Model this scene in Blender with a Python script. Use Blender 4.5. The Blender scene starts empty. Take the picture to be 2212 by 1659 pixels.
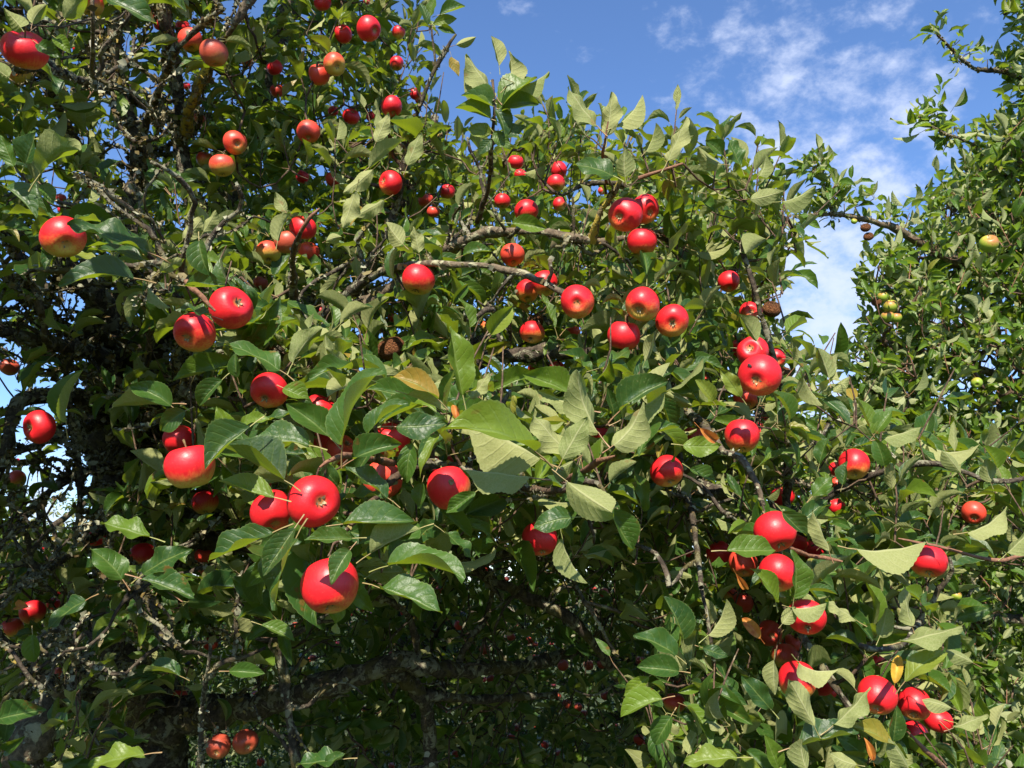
import bpy, math, random
import numpy as np
from mathutils import Vector, Matrix
from mathutils.bvhtree import BVHTree

random.seed(7)
rng = np.random.default_rng(11)
sc = bpy.context.scene
C = sc.collection

# ------------------------------------------------------------------ camera
PITCH = math.radians(14.0)
CAM = np.array([0.0, 0.0, 1.65])
FX = 1703.0                                   # focal length in picture units (picture is 2212 x 1659 units)
FWD = np.array([0, math.cos(PITCH), math.sin(PITCH)])
UPV = np.array([0, -math.sin(PITCH), math.cos(PITCH)])
RGT = np.array([1.0, 0, 0])
cd = bpy.data.cameras.new('camera')
cam = bpy.data.objects.new('camera', cd)
C.objects.link(cam)
cam.location = CAM
cam.rotation_euler = (math.pi / 2 + PITCH, 0, 0)
cd.sensor_fit = 'HORIZONTAL'
cd.sensor_width = 36.0
cd.lens = 36.0 * FX / 2212.0
cd.clip_start = 0.05
cd.clip_end = 3000
sc.camera = cam

# ------------------------------------------------------------------ light
SUN = np.array([-0.10, -0.76, 0.66])
SUN = SUN / np.linalg.norm(SUN)
sun_el = math.asin(SUN[2])
sl = bpy.data.lights.new('sun', 'SUN')
sl.energy = 5.0
sl.angle = math.radians(0.53)
sl.color = (1.0, 0.92, 0.78)
so = bpy.data.objects.new('sun', sl)
C.objects.link(so)
so.rotation_euler = Vector(SUN).to_track_quat('Z', 'Y').to_euler()

SKY_STRENGTH = 0.084
w = bpy.data.worlds.new('World')
sc.world = w
w.use_nodes = True
nt = w.node_tree
nt.nodes.clear()


def N(t, kind, **kw):
    n = t.nodes.new(kind)
    for k, v in kw.items():
        setattr(n, k, v)
    return n


def MATH(t, op, a, b=None, c=None, clamp=False):
    n = t.nodes.new('ShaderNodeMath')
    n.operation = op
    n.use_clamp = clamp
    for i, v in enumerate((a, b, c)):
        if v is None:
            continue
        if isinstance(v, (int, float)):
            n.inputs[i].default_value = v
        else:
            t.links.new(v, n.inputs[i])
    return n.outputs[0]


def MIXC(t, fac, a, b, blend='MIX'):
    n = t.nodes.new('ShaderNodeMix')
    n.data_type = 'RGBA'
    n.blend_type = blend
    for i, v in ((0, fac), (6, a), (7, b)):
        if isinstance(v, (int, float)):
            n.inputs[i].default_value = v
        elif isinstance(v, tuple):
            n.inputs[i].default_value = v + (1.0,) if len(v) == 3 else v
        else:
            t.links.new(v, n.inputs[i])
    return n.outputs[2]


def STEP(t, v, lo, hi, a=0.0, b=1.0):
    n = t.nodes.new('ShaderNodeMapRange')
    n.interpolation_type = 'SMOOTHSTEP'
    n.inputs[1].default_value = lo
    n.inputs[2].default_value = hi
    n.inputs[3].default_value = a
    n.inputs[4].default_value = b
    t.links.new(v, n.inputs[0])
    return n.outputs[0]


def RAMP(t, v, stops):
    n = t.nodes.new('ShaderNodeValToRGB')
    e = n.color_ramp.elements
    while len(e) < len(stops):
        e.new(0.5)
    for i, (p, c) in enumerate(stops):
        e[i].position = p
        e[i].color = c + (1.0,)
    t.links.new(v, n.inputs[0])
    return n.outputs[0]


sky = N(nt, 'ShaderNodeTexSky', sky_type='NISHITA')
sky.sun_disc = False
sky.sun_elevation = sun_el
sky.sun_rotation = math.atan2(SUN[0], SUN[1])
sky.air_density = 1.0
sky.dust_density = 0.0
sky.ozone_density = 3.0
tc = N(nt, 'ShaderNodeTexCoord')
sep = N(nt, 'ShaderNodeSeparateXYZ')
nt.links.new(tc.outputs['Generated'], sep.inputs[0])
zz = MATH(nt, 'MAXIMUM', sep.outputs[2], 0.0)
zden = MATH(nt, 'ADD', zz, 0.10)
cx_ = MATH(nt, 'DIVIDE', sep.outputs[0], zden)
cy_ = MATH(nt, 'DIVIDE', sep.outputs[1], zden)
comb = N(nt, 'ShaderNodeCombineXYZ')
nt.links.new(cx_, comb.inputs[0])
nt.links.new(cy_, comb.inputs[1])


def wnoise(scale, detail, rough, dist=0.0, off=0.0, rot=0.0, sx=1.0, sy=1.0):
    m = N(nt, 'ShaderNodeMapping')
    m.inputs['Location'].default_value = (off, off * 0.7, 0)
    m.inputs['Rotation'].default_value = (0, 0, rot)
    m.inputs['Scale'].default_value = (sx, sy, 1)
    nt.links.new(comb.outputs[0], m.inputs[0])
    n = N(nt, 'ShaderNodeTexNoise')
    n.inputs['Scale'].default_value = scale
    n.inputs['Detail'].default_value = detail
    n.inputs['Roughness'].default_value = rough
    n.inputs['Distortion'].default_value = dist
    nt.links.new(m.outputs[0], n.inputs['Vector'])
    return n.outputs[0]


def wdir(px, py):
    v = FWD + (px - 1106) / FX * RGT - (py - 829.5) / FX * UPV
    return v / np.linalg.norm(v)


def wspot(px, py, inner, outer):
    d = wdir(px, py)
    n = N(nt, 'ShaderNodeVectorMath', operation='DOT_PRODUCT')
    n.inputs[1].default_value = tuple(d)
    nt.links.new(tc.outputs['Generated'], n.inputs[0])
    return STEP(nt, n.outputs['Value'], math.cos(math.radians(outer)), math.cos(math.radians(inner)))




def dnoise(scale, detail, rough, dist, off, rot, stretch):
    m = N(nt, 'ShaderNodeMapping')
    m.inputs['Location'].default_value = (off, off * 0.7, off * 0.3)
    m.inputs['Rotation'].default_value = (0, rot, 0)
    m.inputs['Scale'].default_value = stretch
    nt.links.new(tc.outputs['Generated'], m.inputs[0])
    n = N(nt, 'ShaderNodeTexNoise')
    n.inputs['Scale'].default_value = scale
    n.inputs['Detail'].default_value = detail
    n.inputs['Roughness'].default_value = rough
    n.inputs['Distortion'].default_value = dist
    nt.links.new(m.outputs[0], n.inputs['Vector'])
    return n.outputs[0]


lump = dnoise(25.0, 6.0, 0.6, 0.12, 3.1, 0.45, (0.8, 1.0, 1.2))
lump2 = dnoise(8.0, 3.0, 0.5, 0.1, 5.3, 0.45, (0.8, 1.0, 1.2))
lump = MATH(nt, 'ADD', MATH(nt, 'MULTIPLY', lump, 0.95), MATH(nt, 'MULTIPLY', lump2, 0.25))
veil = wnoise(2.2, 4.0, 0.5, 0.4, 8.7, 0.9, 1.0, 1.8)
band = MATH(nt, 'MAXIMUM', wspot(1800, 310, 1.0, 12.0), wspot(1760, 640, 3, 14))
band = MATH(nt, 'MAXIMUM', band, MATH(nt, 'MULTIPLY', wspot(1600, 330, 2, 8), 0.8))
band = MATH(nt, 'MAXIMUM', band, MATH(nt, 'MULTIPLY', wspot(1770, 680, 2, 10), 1.4))
band = MATH(nt, 'MAXIMUM', band, MATH(nt, 'MULTIPLY', wspot(1640, 60, 1, 8), 0.50))
low = STEP(nt, sep.outputs[2], 0.30, 0.0)
cover = MATH(nt, 'ADD', MATH(nt, 'MULTIPLY', band, 0.27), MATH(nt, 'MULTIPLY', low, 0.30))
cover = MATH(nt, 'ADD', cover, MATH(nt, 'MULTIPLY', veil, 0.22))
dens = MATH(nt, 'ADD', lump, cover)
cl = STEP(nt, dens, 0.80, 1.20)
cl = MATH(nt, 'MULTIPLY', cl, 0.85)
tint = MIXC(nt, 1.0, sky.outputs[0], (1.0, 1.18, 1.44), 'MULTIPLY')
skyc = MIXC(nt, cl, tint, (5.2, 5.8, 7.4))
bg = N(nt, 'ShaderNodeBackground')
bg.inputs['Strength'].default_value = SKY_STRENGTH
nt.links.new(skyc, bg.inputs[0])
wo = N(nt, 'ShaderNodeOutputWorld')
nt.links.new(bg.outputs[0], wo.inputs[0])

sc.view_settings.view_transform = 'Standard'
sc.view_settings.look = 'None'
sc.view_settings.exposure = 0.98
sc.view_settings.gamma = 1.0
sc.view_settings.use_curve_mapping = False
sc.cycles.max_bounces = 6
sc.cycles.transmission_bounces = 4
sc.cycles.diffuse_bounces = 2
sc.cycles.use_denoising = True

# ------------------------------------------------------------------ helpers


def P(px, py, d):
    """world point seen at picture position px, py at depth d"""
    return CAM + d * (FWD + (px - 1106) / FX * RGT - (py - 829.5) / FX * UPV)


def PX(pts):
    """project world points (n,3) -> px, py, depth"""
    q = np.asarray(pts) - CAM
    d = q @ FWD
    dd = np.where(d > 0.05, d, 0.05)
    return 1106 + FX * (q @ RGT) / dd, 829.5 - FX * (q @ UPV) / dd, d


def unit(v):
    v = np.asarray(v, float)
    return v / np.maximum(np.linalg.norm(v, axis=-1, keepdims=True), 1e-9)


def tag(o, label=None, cat=None, group=None, kind=None):
    if label:
        o['label'] = label
    if cat:
        o['category'] = cat
    if group:
        o['group'] = group
    if kind:
        o['kind'] = kind
    return o


def empty(name, loc):
    o = bpy.data.objects.new(name, None)
    o.location = loc
    o.empty_display_size = 0.2
    C.objects.link(o)
    return o


def mesh_np(name, V, F, uv=None, rnd=None, smooth=True):
    """V (n,3); F list of arrays (m,3) or (m,4); uv per vertex; rnd per vertex"""
    me = bpy.data.meshes.new(name)
    V = np.ascontiguousarray(V, np.float32)
    F = [np.asarray(f, np.int32) for f in F if len(f)]
    loops = np.concatenate([f.ravel() for f in F])
    tot = np.concatenate([np.full(len(f), f.shape[1], np.int32) for f in F])
    start = np.concatenate([[0], np.cumsum(tot)[:-1]]).astype(np.int32)
    me.vertices.add(len(V))
    me.vertices.foreach_set('co', V.ravel())
    me.loops.add(len(loops))
    me.loops.foreach_set('vertex_index', loops)
    me.polygons.add(len(tot))
    me.polygons.foreach_set('loop_start', start)
    me.polygons.foreach_set('loop_total', tot)
    if smooth:
        me.polygons.foreach_set('use_smooth', np.ones(len(tot), bool))
    if uv is not None:
        ul = me.uv_layers.new(name='UVMap')
        ul.data.foreach_set('uv', np.ascontiguousarray(uv[loops], np.float32).ravel())
    if rnd is not None:
        at = me.attributes.new('rnd', 'FLOAT', 'POINT')
        at.data.foreach_set('value', np.ascontiguousarray(rnd, np.float32))
    me.update(calc_edges=True)
    return me


def link(name, me, mat, parent=None, loc=None):
    o = bpy.data.objects.new(name, me)
    if mat is not None and len(me.materials) == 0:
        me.materials.append(mat)
    C.objects.link(o)
    if parent is not None:
        o.parent = parent
        base = np.array(parent.location)
        o.location = (np.zeros(3) if loc is None else np.asarray(loc)) - base
    elif loc is not None:
        o.location = loc
    return o


# ------------------------------------------------------------------ materials


def new_mat(name):
    m = bpy.data.materials.new(name)
    m.use_nodes = True
    m.node_tree.nodes.clear()
    return m, m.node_tree


def out(t, sh):
    o = t.nodes.new('ShaderNodeOutputMaterial')
    t.links.new(sh, o.inputs[0])


def noise(t, scale, detail=3.0, rough=0.5, vec=None, dist=0.0):
    n = t.nodes.new('ShaderNodeTexNoise')
    n.inputs['Scale'].default_value = scale
    n.inputs['Detail'].default_value = detail
    n.inputs['Roughness'].default_value = rough
    n.inputs['Distortion'].default_value = dist
    if vec is not None:
        t.links.new(vec, n.inputs['Vector'])
    return n.outputs[0]


def rnd_value(t):
    a = t.nodes.new('ShaderNodeAttribute')
    a.attribute_name = 'rnd'
    oi = t.nodes.new('ShaderNodeObjectInfo')
    return MATH(t, 'FRACT', MATH(t, 'ADD', a.outputs['Fac'], oi.outputs['Random']))


def leaf_material(name, tops, unders, trans, tfac, vein=True):
    m, t = new_mat(name)
    L = t.links
    uvn = t.nodes.new('ShaderNodeUVMap')
    sp = t.nodes.new('ShaderNodeSeparateXYZ')
    L.new(uvn.outputs[0], sp.inputs[0])
    u, v = sp.outputs[0], sp.outputs[1]
    vv = MATH(t, 'ABSOLUTE', MATH(t, 'SUBTRACT', MATH(t, 'MULTIPLY', v, 2.0), 1.0))
    r = rnd_value(t)
    r2 = MATH(t, 'FRACT', MATH(t, 'MULTIPLY', r, 17.31))
    r3 = MATH(t, 'FRACT', MATH(t, 'MULTIPLY', r, 53.7))
    geo = t.nodes.new('ShaderNodeNewGeometry')
    pos = geo.outputs['Position']
    mot = noise(t, 55.0, 3.0, 0.6, pos)
    top = RAMP(t, r, tops)
    top = MIXC(t, MATH(t, 'MULTIPLY', STEP(t, mot, 0.35, 0.75), 0.5), top, MIXC(t, 0.5, top, (0.09, 0.15, 0.015)))
    und = RAMP(t, r2, unders)
    und = MIXC(t, MATH(t, 'MULTIPLY', mot, 0.5), und, MIXC(t, 0.5, und, (0.13, 0.17, 0.06)))
    # veins
    mid = STEP(t, vv, 0.11, 0.03)
    lat = MATH(t, 'FRACT', MATH(t, 'SUBTRACT', MATH(t, 'MULTIPLY', u, MATH(t, 'ADD', 6.0, MATH(t, 'MULTIPLY', r2, 2.5))), MATH(t, 'MULTIPLY', vv, MATH(t, 'ADD', 1.3, MATH(t, 'MULTIPLY', vv, 0.5)))))
    latw = STEP(t, MATH(t, 'ABSOLUTE', MATH(t, 'SUBTRACT', lat, 0.5)), 0.5, 0.0)
    lat = STEP(t, MATH(t, 'ABSOLUTE', MATH(t, 'SUBTRACT', lat, 0.5)), 0.11, 0.03)
    rt_ = N(t, 'ShaderNodeTexVoronoi', feature='DISTANCE_TO_EDGE')
    rt_.inputs['Scale'].default_value = 230.0
    L.new(pos, rt_.inputs['Vector'])
    ret = STEP(t, rt_.outputs['Distance'], 0.10, 0.0)
    lat = MATH(t, 'MULTIPLY', lat, STEP(t, vv, 0.98, 0.6))
    vn = MATH(t, 'MAXIMUM', mid, MATH(t, 'MULTIPLY', lat, 0.36))
    vu = MATH(t, 'MAXIMUM', vn, MATH(t, 'MULTIPLY', ret, 0.45))
    edge = STEP(t, vv, 0.93, 1.0)
    top = MIXC(t, MATH(t, 'MULTIPLY', vn, 0.50), top, (0.17, 0.23, 0.06))
    top = MIXC(t, MATH(t, 'MULTIPLY', edge, 0.5), top, (0.15, 0.20, 0.06))
    und = MIXC(t, MATH(t, 'MULTIPLY', vu, 0.58), und, (0.42, 0.42, 0.21))
    # rusty blotches on some leaves
    bl = noise(t, 38.0, 3.0, 0.6, pos)
    blm = MATH(t, 'MULTIPLY', STEP(t, bl, 0.63, 0.70), STEP(t, r3, 0.55, 0.70))
    spots = N(t, 'ShaderNodeTexVoronoi')
    spots.inputs['Scale'].default_value = 160.0
    L.new(pos, spots.inputs['Vector'])
    spk = MATH(t, 'MULTIPLY', STEP(t, spots.outputs['Distance'], 0.22, 0.12), STEP(t, r2, 0.6, 0.7))
    top = MIXC(t, MATH(t, 'MULTIPLY', spk, 0.35), top, (0.26, 0.28, 0.12))
    top = MIXC(t, MATH(t, 'MULTIPLY', blm, 0.75), top, (0.17, 0.085, 0.02))
    und = MIXC(t, MATH(t, 'MULTIPLY', blm, 0.5), und, (0.22, 0.12, 0.04))
    col = MIXC(t, geo.outputs['Backfacing'], top, und)
    pet = STEP(t, u, -0.01, -0.03)
    petc = MIXC(t, r3, (0.26, 0.28, 0.09), (0.30, 0.16, 0.09))
    col = MIXC(t, pet, col, petc)
    bs = t.nodes.new('ShaderNodeBsdfPrincipled')
    L.new(col, bs.inputs['Base Color'])
    rgh = MATH(t, 'ADD', 0.36, MATH(t, 'MULTIPLY', geo.outputs['Backfacing'], 0.42))
    rgh = MATH(t, 'ADD', rgh, MATH(t, 'MULTIPLY', mot, 0.12))
    L.new(rgh, bs.inputs['Roughness'])
    bs.inputs['Specular IOR Level'].default_value = 0.32
    if vein:
        bmp = t.nodes.new('ShaderNodeBump')
        bmp.inputs['Strength'].default_value = 0.48
        bmp.inputs['Distance'].default_value = 0.0022
        hgt = MATH(t, 'ADD', MATH(t, 'MULTIPLY', MATH(t, 'MULTIPLY', vn, -1.0), 0.9), MATH(t, 'ADD', MATH(t, 'MULTIPLY', noise(t, 170.0, 2.0, 0.6, pos), 0.7), MATH(t, 'MULTIPLY', latw, -0.16)))
        L.new(hgt, bmp.inputs['Height'])
        L.new(bmp.outputs[0], bs.inputs['Normal'])
    tr = t.nodes.new('ShaderNodeBsdfTranslucent')
    trc = MIXC(t, MATH(t, 'MULTIPLY', vn, 0.5), trans, (trans[0] * 0.55, trans[1] * 0.6, trans[2]))
    trc = MIXC(t, MATH(t, 'MULTIPLY', blm, 0.8), trc, (0.30, 0.12, 0.02))
    L.new(trc, tr.inputs['Color'])
    mx = t.nodes.new('ShaderNodeMixShader')
    L.new(MATH(t, 'MULTIPLY', MATH(t, 'SUBTRACT', 1.0, pet), tfac), mx.inputs[0])
    L.new(bs.outputs[0], mx.inputs[1])
    L.new(tr.outputs[0], mx.inputs[2])
    out(t, mx.outputs[0])
    return m


TOPS = [(0.0, (0.014, 0.048, 0.014)), (0.35, (0.022, 0.065, 0.014)), (0.7, (0.040, 0.094, 0.014)), (0.93, (0.105, 0.165, 0.014)), (0.985, (0.17, 0.20, 0.03)), (1.0, (0.30, 0.17, 0.03))]
UNDERS = [(0.0, (0.165, 0.195, 0.062)), (0.5, (0.235, 0.252, 0.090)), (1.0, (0.315, 0.318, 0.125))]
M_LEAF = leaf_material('apple_leaf', TOPS, UNDERS, (0.40, 0.54, 0.020), 0.24)
TOPS_R = [(0.0, (0.038, 0.092, 0.012)), (0.4, (0.062, 0.128, 0.013)), (0.8, (0.098, 0.168, 0.016)), (0.97, (0.13, 0.19, 0.03)), (1.0, (0.25, 0.20, 0.03))]
UNDERS_R = [(0.0, (0.22, 0.27, 0.11)), (0.5, (0.28, 0.31, 0.14)), (1.0, (0.33, 0.35, 0.18))]
M_LEAF_R = leaf_material('green_apple_leaf', TOPS_R, UNDERS_R, (0.36, 0.52, 0.022), 0.27)
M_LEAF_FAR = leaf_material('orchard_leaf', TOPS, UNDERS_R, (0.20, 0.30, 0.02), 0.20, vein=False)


def dry_leaf_material(name, c1, c2):
    m, t = new_mat(name)
    geo = t.nodes.new('ShaderNodeNewGeometry')
    n = noise(t, 70.0, 4.0, 0.6, geo.outputs['Position'])
    col = MIXC(t, STEP(t, n, 0.35, 0.7), c1, c2)
    bs = t.nodes.new('ShaderNodeBsdfPrincipled')
    t.links.new(col, bs.inputs['Base Color'])
    bs.inputs['Roughness'].default_value = 0.6
    tr = t.nodes.new('ShaderNodeBsdfTranslucent')
    t.links.new(col, tr.inputs['Color'])
    mx = t.nodes.new('ShaderNodeMixShader')
    mx.inputs[0].default_value = 0.3
    t.links.new(bs.outputs[0], mx.inputs[1])
    t.links.new(tr.outputs[0], mx.inputs[2])
    out(t, mx.outputs[0])
    return m


M_ORANGE = dry_leaf_material('withered_orange_leaf', (0.55, 0.24, 0.045), (0.42, 0.10, 0.02))
M_YELLOW = dry_leaf_material('withered_yellow_leaf', (0.62, 0.42, 0.05), (0.50, 0.24, 0.03))


def bark_material(name, dark, light, lich, lamt, scale=1.0, moss=0.0):
    m, t = new_mat(name)
    L = t.links
    geo = t.nodes.new('ShaderNodeNewGeometry')
    pos = geo.outputs['Position']
    n1 = noise(t, 90 * scale, 4.0, 0.65, pos, 0.4)
    n2 = noise(t, 24 * scale, 4.0, 0.6, pos, 0.6)
    n3 = noise(t, 55 * scale, 3.0, 0.6, pos, 0.8)
    col = MIXC(t, STEP(t, n1, 0.35, 0.7), dark, light)
    lm = MATH(t, 'MULTIPLY', STEP(t, n2, 0.62 - lamt * 0.25, 0.70 - lamt * 0.25), STEP(t, n3, 0.38, 0.5))
    col = MIXC(t, lm, col, lich)
    if moss:
        n4 = noise(t, 14 * scale, 3.0, 0.6, pos, 0.5)
        col = MIXC(t, MATH(t, 'MULTIPLY', STEP(t, n4, 0.52, 0.62), moss), col, (0.10, 0.085, 0.018))
    bs = t.nodes.new('ShaderNodeBsdfPrincipled')
    L.new(col, bs.inputs['Base Color'])
    bs.inputs['Roughness'].default_value = 0.88
    bs.inputs['Specular IOR Level'].default_value = 0.25
    bmp = t.nodes.new('ShaderNodeBump')
    bmp.inputs['Strength'].default_value = 0.9
    bmp.inputs['Distance'].default_value = 0.004
    L.new(MATH(t, 'ADD', n1, MATH(t, 'MULTIPLY', lm, 0.5)), bmp.inputs['Height'])
    L.new(bmp.outputs[0], bs.inputs['Normal'])
    out(t, bs.outputs[0])
    return m


M_BARK = bark_material('lichened_bark', (0.028, 0.021, 0.015), (0.095, 0.073, 0.053), (0.20, 0.19, 0.13), 0.5, 1.0, 0.5)
M_BARKL = bark_material('pale_branch_bark', (0.075, 0.055, 0.036), (0.19, 0.145, 0.095), (0.32, 0.30, 0.19), 0.4)
M_TWIG = bark_material('twig_bark', (0.055, 0.035, 0.024), (0.15, 0.095, 0.060), (0.28, 0.25, 0.16), 0.0)
M_TWIGRED = bark_material('young_shoot_bark', (0.16, 0.075, 0.045), (0.27, 0.14, 0.085), (0.30, 0.26, 0.18), -0.3)
M_OCHRE = bark_material('ochre_lichen_bark', (0.10, 0.075, 0.04), (0.25, 0.19, 0.09), (0.42, 0.30, 0.05), 0.9)


def lichen_material():
    m, t = new_mat('lichen')
    r = rnd_value(t)
    col = RAMP(t, r, [(0.0, (0.33, 0.33, 0.23)), (0.30, (0.43, 0.42, 0.29)), (0.52, (0.24, 0.24, 0.165)), (0.70, (0.26, 0.21, 0.11)), (0.80, (0.12, 0.105, 0.02)), (0.90, (0.10, 0.06, 0.03)), (0.97, (0.38, 0.27, 0.05)), (1.0, (0.5, 0.48, 0.38))])
    geo = t.nodes.new('ShaderNodeNewGeometry')
    n = noise(t, 300, 2.0, 0.6, geo.outputs['Position'])
    col = MIXC(t, MATH(t, 'MULTIPLY', n, 0.6), col, (0.10, 0.09, 0.06))
    bs = t.nodes.new('ShaderNodeBsdfPrincipled')
    t.links.new(col, bs.inputs['Base Color'])
    bs.inputs['Roughness'].default_value = 0.95
    bs.inputs['Specular IOR Level'].default_value = 0.1
    out(t, bs.outputs[0])
    return m


M_LICHEN = lichen_material()


def apple_material(name, red, blush, yellow, dull=0.0):
    """object colour: the sun-reddened side of each fruit as a direction in its own axes; alpha: how far the red reaches"""
    m, t = new_mat(name)
    L = t.links
    oc = t.nodes.new('ShaderNodeTexCoord')
    oi = t.nodes.new('ShaderNodeObjectInfo')
    s = t.nodes.new('ShaderNodeSeparateXYZ')
    L.new(oc.outputs['Object'], s.inputs[0])
    off = MATH(t, 'MULTIPLY', oi.outputs['Random'], 40.0)
    va = t.nodes.new('ShaderNodeVectorMath')
    va.operation = 'ADD'
    cb = t.nodes.new('ShaderNodeCombineXYZ')
    for i in range(3):
        L.new(off, cb.inputs[i])
    L.new(oc.outputs['Object'], va.inputs[0])
    L.new(cb.outputs[0], va.inputs[1])
    vec = va.outputs[0]
    mp = t.nodes.new('ShaderNodeMapping')
    mp.inputs['Scale'].default_value = (1.0, 1.0, 0.16)
    L.new(vec, mp.inputs[0])
    streak = noise(t, 11.0, 3.0, 0.6, mp.outputs[0])
    big = noise(t, 1.1, 2.0, 0.5, vec)
    fine = noise(t, 45.0, 2.0, 0.6, vec)
    # z runs from about -0.85 (calyx end) to 0.8 (stalk end)
    ax = t.nodes.new('ShaderNodeVectorMath')
    ax.operation = 'MULTIPLY_ADD'
    L.new(oi.outputs['Color'], ax.inputs[0])
    ax.inputs[1].default_value = (2, 2, 2)
    ax.inputs[2].default_value = (-1, -1, -1)
    dt = t.nodes.new('ShaderNodeVectorMath')
    dt.operation = 'DOT_PRODUCT'
    L.new(oc.outputs['Object'], dt.inputs[0])
    L.new(ax.outputs[0], dt.inputs[1])
    lvl = MATH(t, 'ADD', MATH(t, 'MULTIPLY', dt.outputs['Value'], 0.80), MATH(t, 'MULTIPLY', s.outputs[2], 0.38))
    lvl = MATH(t, 'ADD', lvl, MATH(t, 'MULTIPLY', MATH(t, 'SUBTRACT', big, 0.5), 0.7))
    lvl = MATH(t, 'ADD', lvl, MATH(t, 'MULTIPLY', MATH(t, 'SUBTRACT', streak, 0.5), 0.70))
    lvl = MATH(t, 'ADD', lvl, MATH(t, 'MULTIPLY', MATH(t, 'SUBTRACT', fine, 0.5), 0.30))
    lvl = MATH(t, 'ADD', lvl, MATH(t, 'MULTIPLY', oi.outputs['Alpha'], 2.4))
    lvl = MATH(t, 'SUBTRACT', lvl, 1.2)
    f1 = STEP(t, lvl, -0.85, -0.30)
    f2 = STEP(t, lvl, -0.55, 0.10)
    col = MIXC(t, f1, yellow, blush)
    col = MIXC(t, f2, col, red)
    col = MIXC(t, MATH(t, 'MULTIPLY', STEP(t, streak, 0.48, 0.72), 0.5), col, MIXC(t, 0.5, col, (red[0] * 0.6, red[1] * 0.4, red[2] * 0.6)))
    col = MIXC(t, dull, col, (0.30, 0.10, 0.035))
    sb = noise(t, 7.0, 3.0, 0.7, vec)
    col = MIXC(t, MATH(t, 'MULTIPLY', STEP(t, sb, 0.68, 0.73), 0.5), col, (0.16, 0.07, 0.03))
    vo = t.nodes.new('ShaderNodeTexVoronoi')
    vo.inputs['Scale'].default_value = 13.0
    L.new(vec, vo.inputs['Vector'])
    dots = STEP(t, vo.outputs['Distance'], 0.11, 0.05)
    col = MIXC(t, MATH(t, 'MULTIPLY', dots, 0.40), col, (0.70, 0.42, 0.25))
    # dusty olive funnel round the calyx
    rad = MATH(t, 'SQRT', MATH(t, 'ADD', MATH(t, 'MULTIPLY', s.outputs[0], s.outputs[0]), MATH(t, 'MULTIPLY', s.outputs[1], s.outputs[1])))
    fun = MATH(t, 'MULTIPLY', STEP(t, rad, 0.30, 0.08), STEP(t, s.outputs[2], 0.0, -0.2))
    col = MIXC(t, MATH(t, 'MULTIPLY', fun, 0.75), col, (0.33, 0.21, 0.07))
    funs = MATH(t, 'MULTIPLY', STEP(t, rad, 0.34, 0.10), STEP(t, s.outputs[2], 0.0, 0.2))
    col = MIXC(t, MATH(t, 'MULTIPLY', funs, 0.7), col, (0.35, 0.22, 0.08))
    bs = t.nodes.new('ShaderNodeBsdfPrincipled')
    L.new(col, bs.inputs['Base Color'])
    L.new(MATH(t, 'ADD', 0.36, MATH(t, 'MULTIPLY', fine, 0.14)), bs.inputs['Roughness'])
    bs.inputs['Specular IOR Level'].default_value = 0.5
    bmp = t.nodes.new('ShaderNodeBump')
    bmp.inputs['Strength'].default_value = 0.04
    bmp.inputs['Distance'].default_value = 0.02
    L.new(noise(t, 5.0, 3.0, 0.5, vec), bmp.inputs['Height'])
    L.new(bmp.outputs[0], bs.inputs['Normal'])
    out(t, bs.outputs[0])
    return m


M_APPLE = apple_material('red_apple_skin', (0.66, 0.012, 0.020), (0.70, 0.17, 0.045), (0.60, 0.43, 0.08))
M_ORANGEAPPLE = apple_material('blushed_apple_skin', (0.66, 0.06, 0.035), (0.68, 0.24, 0.055), (0.58, 0.42, 0.08))
M_DULLAPPLE = apple_material('shaded_apple_skin', (0.60, 0.05, 0.04), (0.66, 0.22, 0.07), (0.55, 0.38, 0.08), 0.45)  # dulled towards brown, shade put into the skin colour
M_GREENAPPLE = apple_material('green_apple_skin', (0.40, 0.16, 0.05), (0.33, 0.36, 0.04), (0.22, 0.33, 0.03))


def simple_mat(name, a, b, scale, rough=0.9, bump=0.0):
    m, t = new_mat(name)
    oc = t.nodes.new('ShaderNodeTexCoord')
    n = noise(t, scale, 4.0, 0.6, oc.outputs['Object'])
    col = MIXC(t, STEP(t, n, 0.35, 0.68), a, b)
    bs = t.nodes.new('ShaderNodeBsdfPrincipled')
    t.links.new(col, bs.inputs['Base Color'])
    bs.inputs['Roughness'].default_value = rough
    bs.inputs['Specular IOR Level'].default_value = 0.2
    if bump:
        bm = t.nodes.new('ShaderNodeBump')
        bm.inputs['Strength'].default_value = bump
        bm.inputs['Distance'].default_value = 0.08
        t.links.new(n, bm.inputs['Height'])
        t.links.new(bm.outputs[0], bs.inputs['Normal'])
    out(t, bs.outputs[0])
    return m


M_ROT = simple_mat('rotten_apple_skin', (0.20, 0.075, 0.03), (0.36, 0.15, 0.06), 6.0, 0.85, 0.9)
M_CALYX = simple_mat('dry_calyx', (0.08, 0.06, 0.035), (0.42, 0.35, 0.20), 9.0)
M_STALK = simple_mat('apple_stalk', (0.16, 0.10, 0.05), (0.24, 0.18, 0.08), 9.0)
M_HOLE = simple_mat('corky_scar', (0.36, 0.20, 0.09), (0.52, 0.34, 0.17), 5.0, 0.9, 0.6)
M_GROUND = simple_mat('orchard_grass', (0.030, 0.048, 0.014), (0.075, 0.085, 0.03), 2.0, 1.0, 0.4)

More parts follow.
